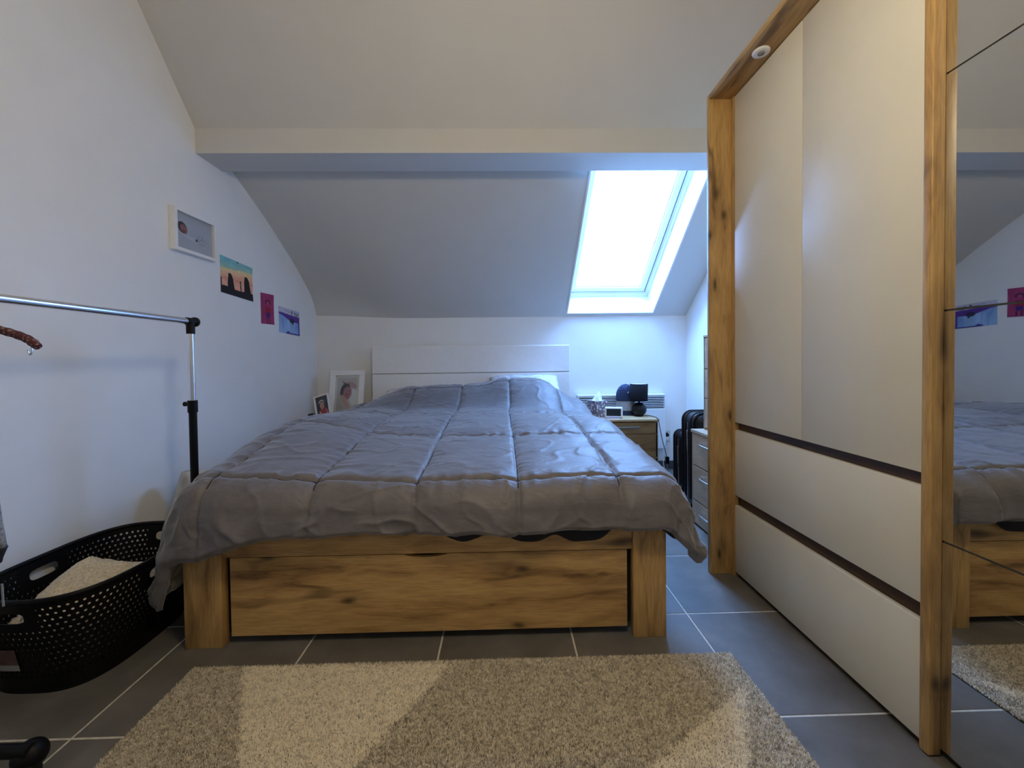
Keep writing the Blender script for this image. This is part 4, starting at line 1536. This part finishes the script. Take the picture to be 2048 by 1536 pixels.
# ------------------------------------------------------------------ rug with pile
rug = thing('rug', 'beige and brown speckled pile rug with angular pale shapes before the bed', 'rug', (-0.13, 0.70, 0), world_coords=True)
RGX0, RGX1, RGY0, RGY1 = -0.980, 0.722, 0.16, 1.303
box('backing', plain('jute_backing', (0.09, 0.075, 0.06), 0.95), RGX0 + 0.004, RGX1 - 0.004, RGY0 + 0.004, RGY1 - 0.004, 0.0005, 0.004, rug, bev=0.001)


def in_poly(px, py, poly):
    r = np.zeros(len(px), bool)
    n = len(poly)
    for i in range(n):
        x1, y1 = poly[i]
        x2, y2 = poly[(i + 1) % n]
        c = ((y1 > py) != (y2 > py)) & (px < (x2 - x1) * (py - y1) / (y2 - y1 + 1e-12) + x1)
        r ^= c
    return r


SP = 0.0026
gx, gy = np.meshgrid(np.arange(RGX0, RGX1, SP), np.arange(RGY0, RGY1, SP))
gx = gx.ravel() + rng.uniform(-0.5, 0.5, gx.size) * SP * 1.3
gy = gy.ravel() + rng.uniform(-0.5, 0.5, gy.size) * SP * 1.3
wav = 0.004 * vnoise(gx * 40, gy * 40, 0, 3)
jx = gx + 0.006 * rng.standard_normal(gx.size)
jy = gy + 0.004 * rng.standard_normal(gx.size)
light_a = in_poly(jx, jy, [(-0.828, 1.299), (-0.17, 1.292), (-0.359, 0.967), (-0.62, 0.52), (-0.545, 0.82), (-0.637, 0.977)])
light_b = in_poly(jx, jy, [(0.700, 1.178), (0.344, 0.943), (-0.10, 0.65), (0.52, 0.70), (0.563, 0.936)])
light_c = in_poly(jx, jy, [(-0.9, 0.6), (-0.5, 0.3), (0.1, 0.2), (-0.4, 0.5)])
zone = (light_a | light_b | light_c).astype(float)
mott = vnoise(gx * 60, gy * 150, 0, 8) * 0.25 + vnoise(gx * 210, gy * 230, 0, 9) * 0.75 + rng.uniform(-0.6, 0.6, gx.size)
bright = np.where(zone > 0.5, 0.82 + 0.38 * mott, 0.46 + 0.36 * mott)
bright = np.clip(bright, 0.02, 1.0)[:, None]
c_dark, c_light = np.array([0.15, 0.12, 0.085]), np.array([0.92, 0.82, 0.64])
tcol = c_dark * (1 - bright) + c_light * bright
n = gx.size
hgt = 0.0105 + 0.0016 * rng.uniform(-1, 1, n)
rr = SP * 0.95
a0 = rng.uniform(0, 2 * math.pi, n)
lean = 0.0022
tip = np.stack([gx + lean * rng.standard_normal(n) * 0.8, gy + lean * rng.standard_normal(n) * 0.8 - 0.001, hgt], -1)
vv = np.empty((n, 4, 3))
for k in range(3):
    a = a0 + k * 2 * math.pi / 3
    vv[:, k] = np.stack([gx + rr * np.cos(a), gy + rr * np.sin(a), np.full(n, 0.003)], -1)
vv[:, 3] = tip
idx = np.arange(n)[:, None] * 4
tri = np.concatenate([idx + np.array([[0, 1, 3]]), idx + np.array([[1, 2, 3]]), idx + np.array([[2, 0, 3]])], 1).reshape(-1, 3)
me = bpy.data.meshes.new('pile')
me.vertices.add(n * 4)
me.vertices.foreach_set('co', vv.ravel())
me.loops.add(len(tri) * 3)
me.loops.foreach_set('vertex_index', tri.ravel().astype(np.int32))
me.polygons.add(len(tri))
me.polygons.foreach_set('loop_start', np.arange(0, len(tri) * 3, 3, dtype=np.int32))
me.update(calc_edges=True)
at = me.color_attributes.new('Col', 'FLOAT_COLOR', 'POINT')
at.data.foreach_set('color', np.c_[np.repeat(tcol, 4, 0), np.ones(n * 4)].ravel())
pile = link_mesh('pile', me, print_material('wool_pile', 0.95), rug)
pile['kind'] = 'stuff'

# ------------------------------------------------------------------ garment rack
RXC, RYF, RYN, RZ = -1.302, 1.762, 0.955, 1.135
rk = thing('clothes_rack', 'rolling clothes rack with chrome rail and black posts by left wall', 'clothes rack', (RXC, (RYF + RYN) / 2, 0), world_coords=True)
tube('rail', chrome, [Vector((RXC, RYN - 0.04, RZ)), Vector((RXC, RYF, RZ))], 0.0125, rk, seg=20)
for yy, sg in ((RYF, 1), (RYN, -1)):
    jt = tube('rail_joint', black_plastic, [Vector((RXC, yy - sg * 0.022, RZ)), Vector((RXC, yy + sg * 0.020, RZ))], 0.0155, rk, seg=20)
    lathe('end_cap', black_plastic, [(0, 0.0), (0.0185, 0.0), (0.0200, 0.003), (0.0200, 0.012), (0.016, 0.016), (0, 0.017)] if sg > 0 else [(0, 0.0), (0.0185, 0.0), (0.0200, -0.003), (0.0200, -0.012), (0, -0.017)], (RXC, yy + sg * 0.018, RZ), rk, seg=20, axis='Y')
    tube('joint_sleeve', black_plastic, [Vector((RXC, yy, RZ + 0.004)), Vector((RXC, yy, RZ - 0.052))], 0.0155, rk, seg=18)
    tube('upper_post', chrome, [Vector((RXC, yy, RZ - 0.05)), Vector((RXC, yy, 0.70))], 0.0112, rk, seg=18)
    cb = tube('clamp', black_plastic, [Vector((RXC, yy, 0.805)), Vector((RXC, yy, 0.755))], 0.0180, rk, seg=18)
    tube('clamp_knob', black_plastic, [Vector((RXC - 0.012, yy, 0.790)), Vector((RXC - 0.034, yy, 0.790))], [0.008, 0.010], cb, seg=12)
    tube('lower_post', black_plastic, [Vector((RXC, yy, 0.757)), Vector((RXC, yy, 0.075))], 0.0145, rk, seg=18)
    ft = tube('foot_bar', black_plastic, [Vector((RXC - 0.21, yy, 0.078)), Vector((RXC + 0.21, yy, 0.078))], 0.0145, rk, seg=16)
    for sx in (-1, 1):
        xw = RXC + sx * 0.195
        ca = lathe('caster_hood', black_plastic, [(0.0, 0.032)] + [(0.032 * math.sin(a), 0.032 * math.cos(a)) for a in np.linspace(0.3, 2.2, 10)] + [(0.02, -0.02), (0.0, -0.02)], (xw, yy + 0.012, 0.058), rk, seg=20)
        for so in (-0.014, 0.014):
            lathe('caster_wheel', rubber, [(0, -0.009), (0.020, -0.009), (0.026, -0.005), (0.026, 0.005), (0.020, 0.009), (0, 0.009)], (xw + so, yy - 0.006, 0.0265), ca, seg=22, axis='X')

def hanger(label, y, body_mat, pts, rad):
    t = thing('clothes_hanger', label, 'hanger', (RXC, y, 1.0), world_coords=True)
    pth = catmull(pts, 9)
    n_ = len(pth)
    rads = [rad * (1.0 + 0.06 * math.sin(k * 1.7)) * (0.80 + 0.20 * min(1, min(k, n_ - 1 - k) / 3)) for k in range(n_)]
    bdy = tube('shoulder_bar', body_mat, pth, rads, t, seg=14)
    zt = pts[len(pts) // 2][2]
    # hook over the rail
    hk = [(RXC, y, zt), (RXC, y, zt + 0.03)]
    for k in range(11):
        a = -0.5 + k / 10 * 4.0
        hk.append((RXC + 0.0165 * math.cos(a), y, RZ + 0.0 + 0.0165 * math.sin(a)))
    tube('hook', steel, catmull(hk, 3), 0.0018, t, seg=8)
    return t, bdy


hp = [(-1.518, 1.0, 0.998), (-1.485, 1.0, 1.020), (-1.43, 1.0, 1.043), (-1.37, 1.0, 1.053), (-1.302, 1.0, 1.060), (-1.235, 1.0, 1.053), (-1.175, 1.0, 1.043), (-1.12, 1.0, 1.024), (-1.092, 1.0, 1.003)]
ht, hb_ = hanger('burgundy braided-cord clothes hanger with small metal loop, hanging empty', 1.0, braid_m, hp, 0.0095)
for sx in (-1, 1):
    xq = RXC + sx * 0.190
    tube('loop', steel, catmull([(xq + 0.004, 1.0, 1.006), (xq + 0.0045, 1.0, 0.992), (xq + 0.002, 1.0, 0.986), (xq - 0.002, 1.0, 0.986), (xq - 0.0045, 1.0, 0.992), (xq - 0.004, 1.0, 0.997)], 4), 0.0015, ht, seg=6)

# grey knit coat on a second hanger, only its edge reaches into the picture
hp2 = [(-1.50, 0.93, 0.985), (-1.44, 0.93, 1.03), (-1.302, 0.93, 1.062), (-1.18, 0.93, 1.03), (-1.13, 0.93, 0.99)]
hanger('black clothes hanger under the grey knit coat', 0.93, black_plastic, hp2, 0.006)
ct = thing('coat', 'grey knitted coat with black hem at the left edge, hanging on rack', 'coat', (RXC, 0.93, 0.3), world_coords=True)


def coat_edge(z):
    return float(np.interp(z, [0.30, 0.42, 0.50, 0.53, 0.56, 0.60, 0.74, 0.9, 0.985], [-1.125, -1.118, -1.116, -1.114, -1.100, -1.108, -1.124, -1.145, -1.175]))


def coat_panel(name, mat, z0, z1, nz, ext=0.0, thick=0.05):
    V, Fc = [], []
    na = 28
    zs_ = np.linspace(z0, z1, nz + 1)
    for z in zs_:
        xr = coat_edge(z) + ext
        xl = 2 * RXC - xr
        cx_, w_ = (xl + xr) / 2, (xr - xl) / 2
        for a in range(na):
            an = 2 * math.pi * a / na
            fold_ = 0.010 * float(vnoise(an * 3, z * 3, 0, 14))
            V.append((cx_ + w_ * math.copysign(abs(math.cos(an)) ** 0.7, math.cos(an)), 0.93 + (thick / 2 + fold_) * math.sin(an), z))
    for k in range(nz):
        for a in range(na):
            l = (a + 1) % na
            Fc.append((k * na + a, k * na + l, (k + 1) * na + l, (k + 1) * na + a))
    Fc.append(tuple(range(na))[::-1])
    Fc.append(tuple(nz * na + a for a in range(na)))
    return from_data(name, V, Fc, mat, ct, smooth=True)


coat_panel('coat_body', coat_m, 0.558, 0.985, 16)
coat_panel('hem_band', coat_dark, 0.525, 0.560, 3, 0.001)
coat_panel('lining', coat_m, 0.47, 0.527, 4, -0.006, 0.03)
for k in range(26):
    f = k / 25
    x_ = -1.485 + f * 0.365
    tube('fringe', coat_m, [Vector((x_, 0.93 + 0.008 * math.sin(k * 2.1), 0.475)), Vector((x_ + 0.003 * math.sin(k), 0.93 + 0.01 * math.sin(k * 2.1), 0.415 + 0.012 * math.sin(k * 3.3))) ], 0.0022, ct, seg=5)

# ------------------------------------------------------------------ laundry basket
BCX, BCY, BH = -1.398, 1.455, 0.300
bk = thing('laundry_basket', 'black perforated plastic laundry basket with cut-out handles on the floor', 'laundry basket', (BCX, BCY, 0), world_coords=True)


def basket_pt(u, v):
    """u 0..1 round, v 0..1 up"""
    a = 2 * math.pi * u
    e = 0.62
    c_, s_ = math.cos(a), math.sin(a)
    w = 0.165 + 0.040 * v
    l = 0.232 + 0.055 * v
    return Vector((BCX + w * math.copysign(abs(c_) ** e, c_), BCY + l * math.copysign(abs(s_) ** e, s_), 0.012 + (BH - 0.012) * v))


# equal arc spacing round the wall
us_ = np.linspace(0, 1, 2001)
pp = [basket_pt(u, 0.7) for u in us_]
cl_ = np.r_[0, np.cumsum([(pp[i + 1] - pp[i]).length for i in range(2000)])]


def u_at(s):
    return float(np.interp((s % 1.0) * cl_[-1], cl_, us_))


ncol, nrow = 96, 16


def s_of_u(u):
    return float(np.interp(u, us_, cl_)) / cl_[-1]


hand_s = [s_of_u(u) for u in (0.0, 0.25, 0.5, 0.75)]
V, Fc = [], []
HW = 4.0 / ncol                      # half width of the plain patch round a handle
HV0, HV1 = (nrow - 5) / nrow, (nrow - 1) / nrow
for r in range(nrow):
    v0, v1 = r / nrow, (r + 1) / nrow
    sh_ = 0.5 * (r % 2)
    for c in range(ncol):
        s0, s1 = (c + sh_) / ncol, (c + 1 + sh_) / ncol
        sm_ = (s0 + s1) / 2
        dist = min(abs((sm_ - h + 0.5) % 1 - 0.5) for h in hand_s)
        if dist < HW and HV0 - 1e-6 <= v0 < HV1 - 1e-6:
            continue
        solid = r < 2 or r >= nrow - 1
        o = len(V)

        def P(fs, fv):
            return basket_pt(u_at(s0 + (s1 - s0) * fs), v0 + (v1 - v0) * fv)
        if solid:
            V += [P(0, 0), P(1, 0), P(1, 1), P(0, 1)]
            Fc.append((o, o + 1, o + 2, o + 3))
        else:
            outer = [(0, 0), (0.5, 0), (1, 0), (1, 0.5), (1, 1), (0.5, 1), (0, 1), (0, 0.5)]
            inner = [(0.5 + 0.23 * math.cos(a), 0.5 + 0.23 * math.sin(a)) for a in [(-0.75 + 0.25 * k) * math.pi for k in range(8)]]
            V += [P(*q) for q in outer] + [P(*q) for q in inner]
            for k in range(8):
                l = (k + 1) % 8
                Fc.append((o + k, o + l, o + 8 + l, o + 8 + k))
for h in hand_s:
    o = len(V)
    NH = 48
    vc = (HV0 + HV1) / 2 + 0.2 / nrow
    for ring_ in (0, 1):
        for k in range(NH):
            a = 2 * math.pi * k / NH
            c_, s_ = math.cos(a), math.sin(a)
            if ring_:                # rounded slot
                ds, dv = 2.7 / ncol * math.copysign(abs(c_) ** 0.45, c_), 0.95 / nrow * math.copysign(abs(s_) ** 0.75, s_)
                V.append(basket_pt(u_at(h + ds), vc + dv))
            else:                    # patch outline
                m_ = max(abs(c_), abs(s_))
                V.append(basket_pt(u_at(h + (HW + 0.5 / ncol) * c_ / m_), (HV0 + HV1) / 2 + (HV1 - HV0) / 2 * s_ / m_))
    for k in range(NH):
        l = (k + 1) % NH
        Fc.append((o + k, o + l, o + NH + l, o + NH + k))
wl = from_data('wall', V, Fc, black_plastic, bk)
sm = wl.modifiers.new('thickness', 'SOLIDIFY')
sm.thickness = 0.003
sm.offset = 0
ring = [basket_pt(u_at(k / 120), 1.0) for k in range(120)]
tube('rim', black_plastic, ring, 0.0075, bk, seg=8, closed=True)
ring = [basket_pt(u_at(k / 90), 0.0) for k in range(90)]
cb_ = Vector((BCX, BCY, 0.012))
V = ring + [Vector((p.x, p.y, 0.0)) for p in ring]
Fc = [tuple(range(90)), tuple(range(90, 180))[::-1]] + [(k, (k + 1) % 90, 90 + (k + 1) % 90, 90 + k) for k in range(90)]
from_data('bottom', V, Fc, black_plastic, bk, recalc=True)
# paper label
lab_s = s_of_u(0.735)


def lab_place(u, v, dd):
    p = basket_pt(u_at(lab_s + (u - 0.5) * 0.055), 0.24 + 0.24 * v)
    out_ = (p - Vector((BCX, BCY, p.z))).normalized()
    q = p + out_ * (0.004 + dd)
    return (q.x, q.y, q.z)


def fn_label(u, v):
    c = np.tile(np.array([92, 70, 62.0]), (len(u), 1)) + 10 * vnoise(u * 5, v * 5)[:, None]
    c = blend(c, (v < 0.27) * 1.0, (150, 150, 150))
    return c


flat_print('paper_label', 1, 1, 20, 20, fn_label, bk, lab_place)

# cream fleece blanket bundled in the basket
nU, nV_ = 110, 56
V = []
for j in range(nV_ + 1):
    ph = -math.pi / 2 + math.pi * j / nV_
    for i in range(nU):
        th = 2 * math.pi * i / nU
        dx0, dy0, dz0 = math.cos(ph) * math.cos(th), math.cos(ph) * math.sin(th), math.sin(ph)
        V.append((dx0, dy0, dz0))
V = np.array(V)
big = 0.28 * vnoise(V[:, 0] * 2.2, V[:, 1] * 2.6, V[:, 2] * 2, 61) + 0.14 * (1 - np.abs(vnoise(V[:, 0] * 2.6 + 4, V[:, 1] * 3.2, V[:, 2] * 2, 62))) ** 3
fine = 0.035 * vnoise(V[:, 0] * 14, V[:, 1] * 18, V[:, 2] * 14, 63) + 0.025 * vnoise(V[:, 0] * 34, V[:, 1] * 44, V[:, 2] * 30, 64)
sc = 1 + big + fine
R_ = np.stack([np.sign(V[:, 0]) * np.abs(V[:, 0]) ** 0.8 * 0.148 * np.minimum(sc, 1.15), np.sign(V[:, 1]) * np.abs(V[:, 1]) ** 0.8 * 0.192 * np.minimum(sc, 1.12), V[:, 2] * 0.105 * sc], -1)
R_[:, 2] += 0.050 * np.exp(-((R_[:, 1] - 0.03) / 0.09) ** 2 - ((R_[:, 0] + 0.02) / 0.10) ** 2) * (V[:, 2] > 0)
R_ += np.array([BCX - 0.01, BCY - 0.02, 0.115])
R_[:, 2] = np.maximum(R_[:, 2], 0.02)
Fc = [(j * nU + i, j * nU + (i + 1) % nU, (j + 1) * nU + (i + 1) % nU, (j + 1) * nU + i) for j in range(nV_) for i in range(nU)]
bl = from_data('blanket', R_, Fc, fleece_m, smooth=True)
tag(bl, 'cream fluffy fleece blanket bundled inside the black laundry basket', 'blanket')

# pale carrier bag wedged between bed and wall
nU, nV_ = 48, 26
V = []
for j in range(nV_ + 1):
    f = j / nV_
    for i in range(nU):
        th = 2 * math.pi * i / nU
        r = (1 - 0.62 * f ** 2.2) * (1 + 0.10 * float(vnoise(math.cos(th) * 2.5, math.sin(th) * 2.5, f * 3, 71)) + 0.05 * float(vnoise(math.cos(th) * 7, math.sin(th) * 7, f * 6, 72)))
        V.append((-1.455 + 0.115 * r * math.cos(th), 1.965 + 0.13 * r * math.sin(th), 0.455 * f))
Fc = [(j * nU + i, j * nU + (i + 1) % nU, (j + 1) * nU + (i + 1) % nU, (j + 1) * nU + i) for j in range(nV_) for i in range(nU)]
Fc.append(tuple(range(nU))[::-1])
Fc.append(tuple(nV_ * nU + i for i in range(nU)))
bg = from_data('carrier_bag', V, Fc, bag_m, smooth=True)
tag(bg, 'pale crumpled carrier bag behind the clothes rack post beside bed', 'bag')
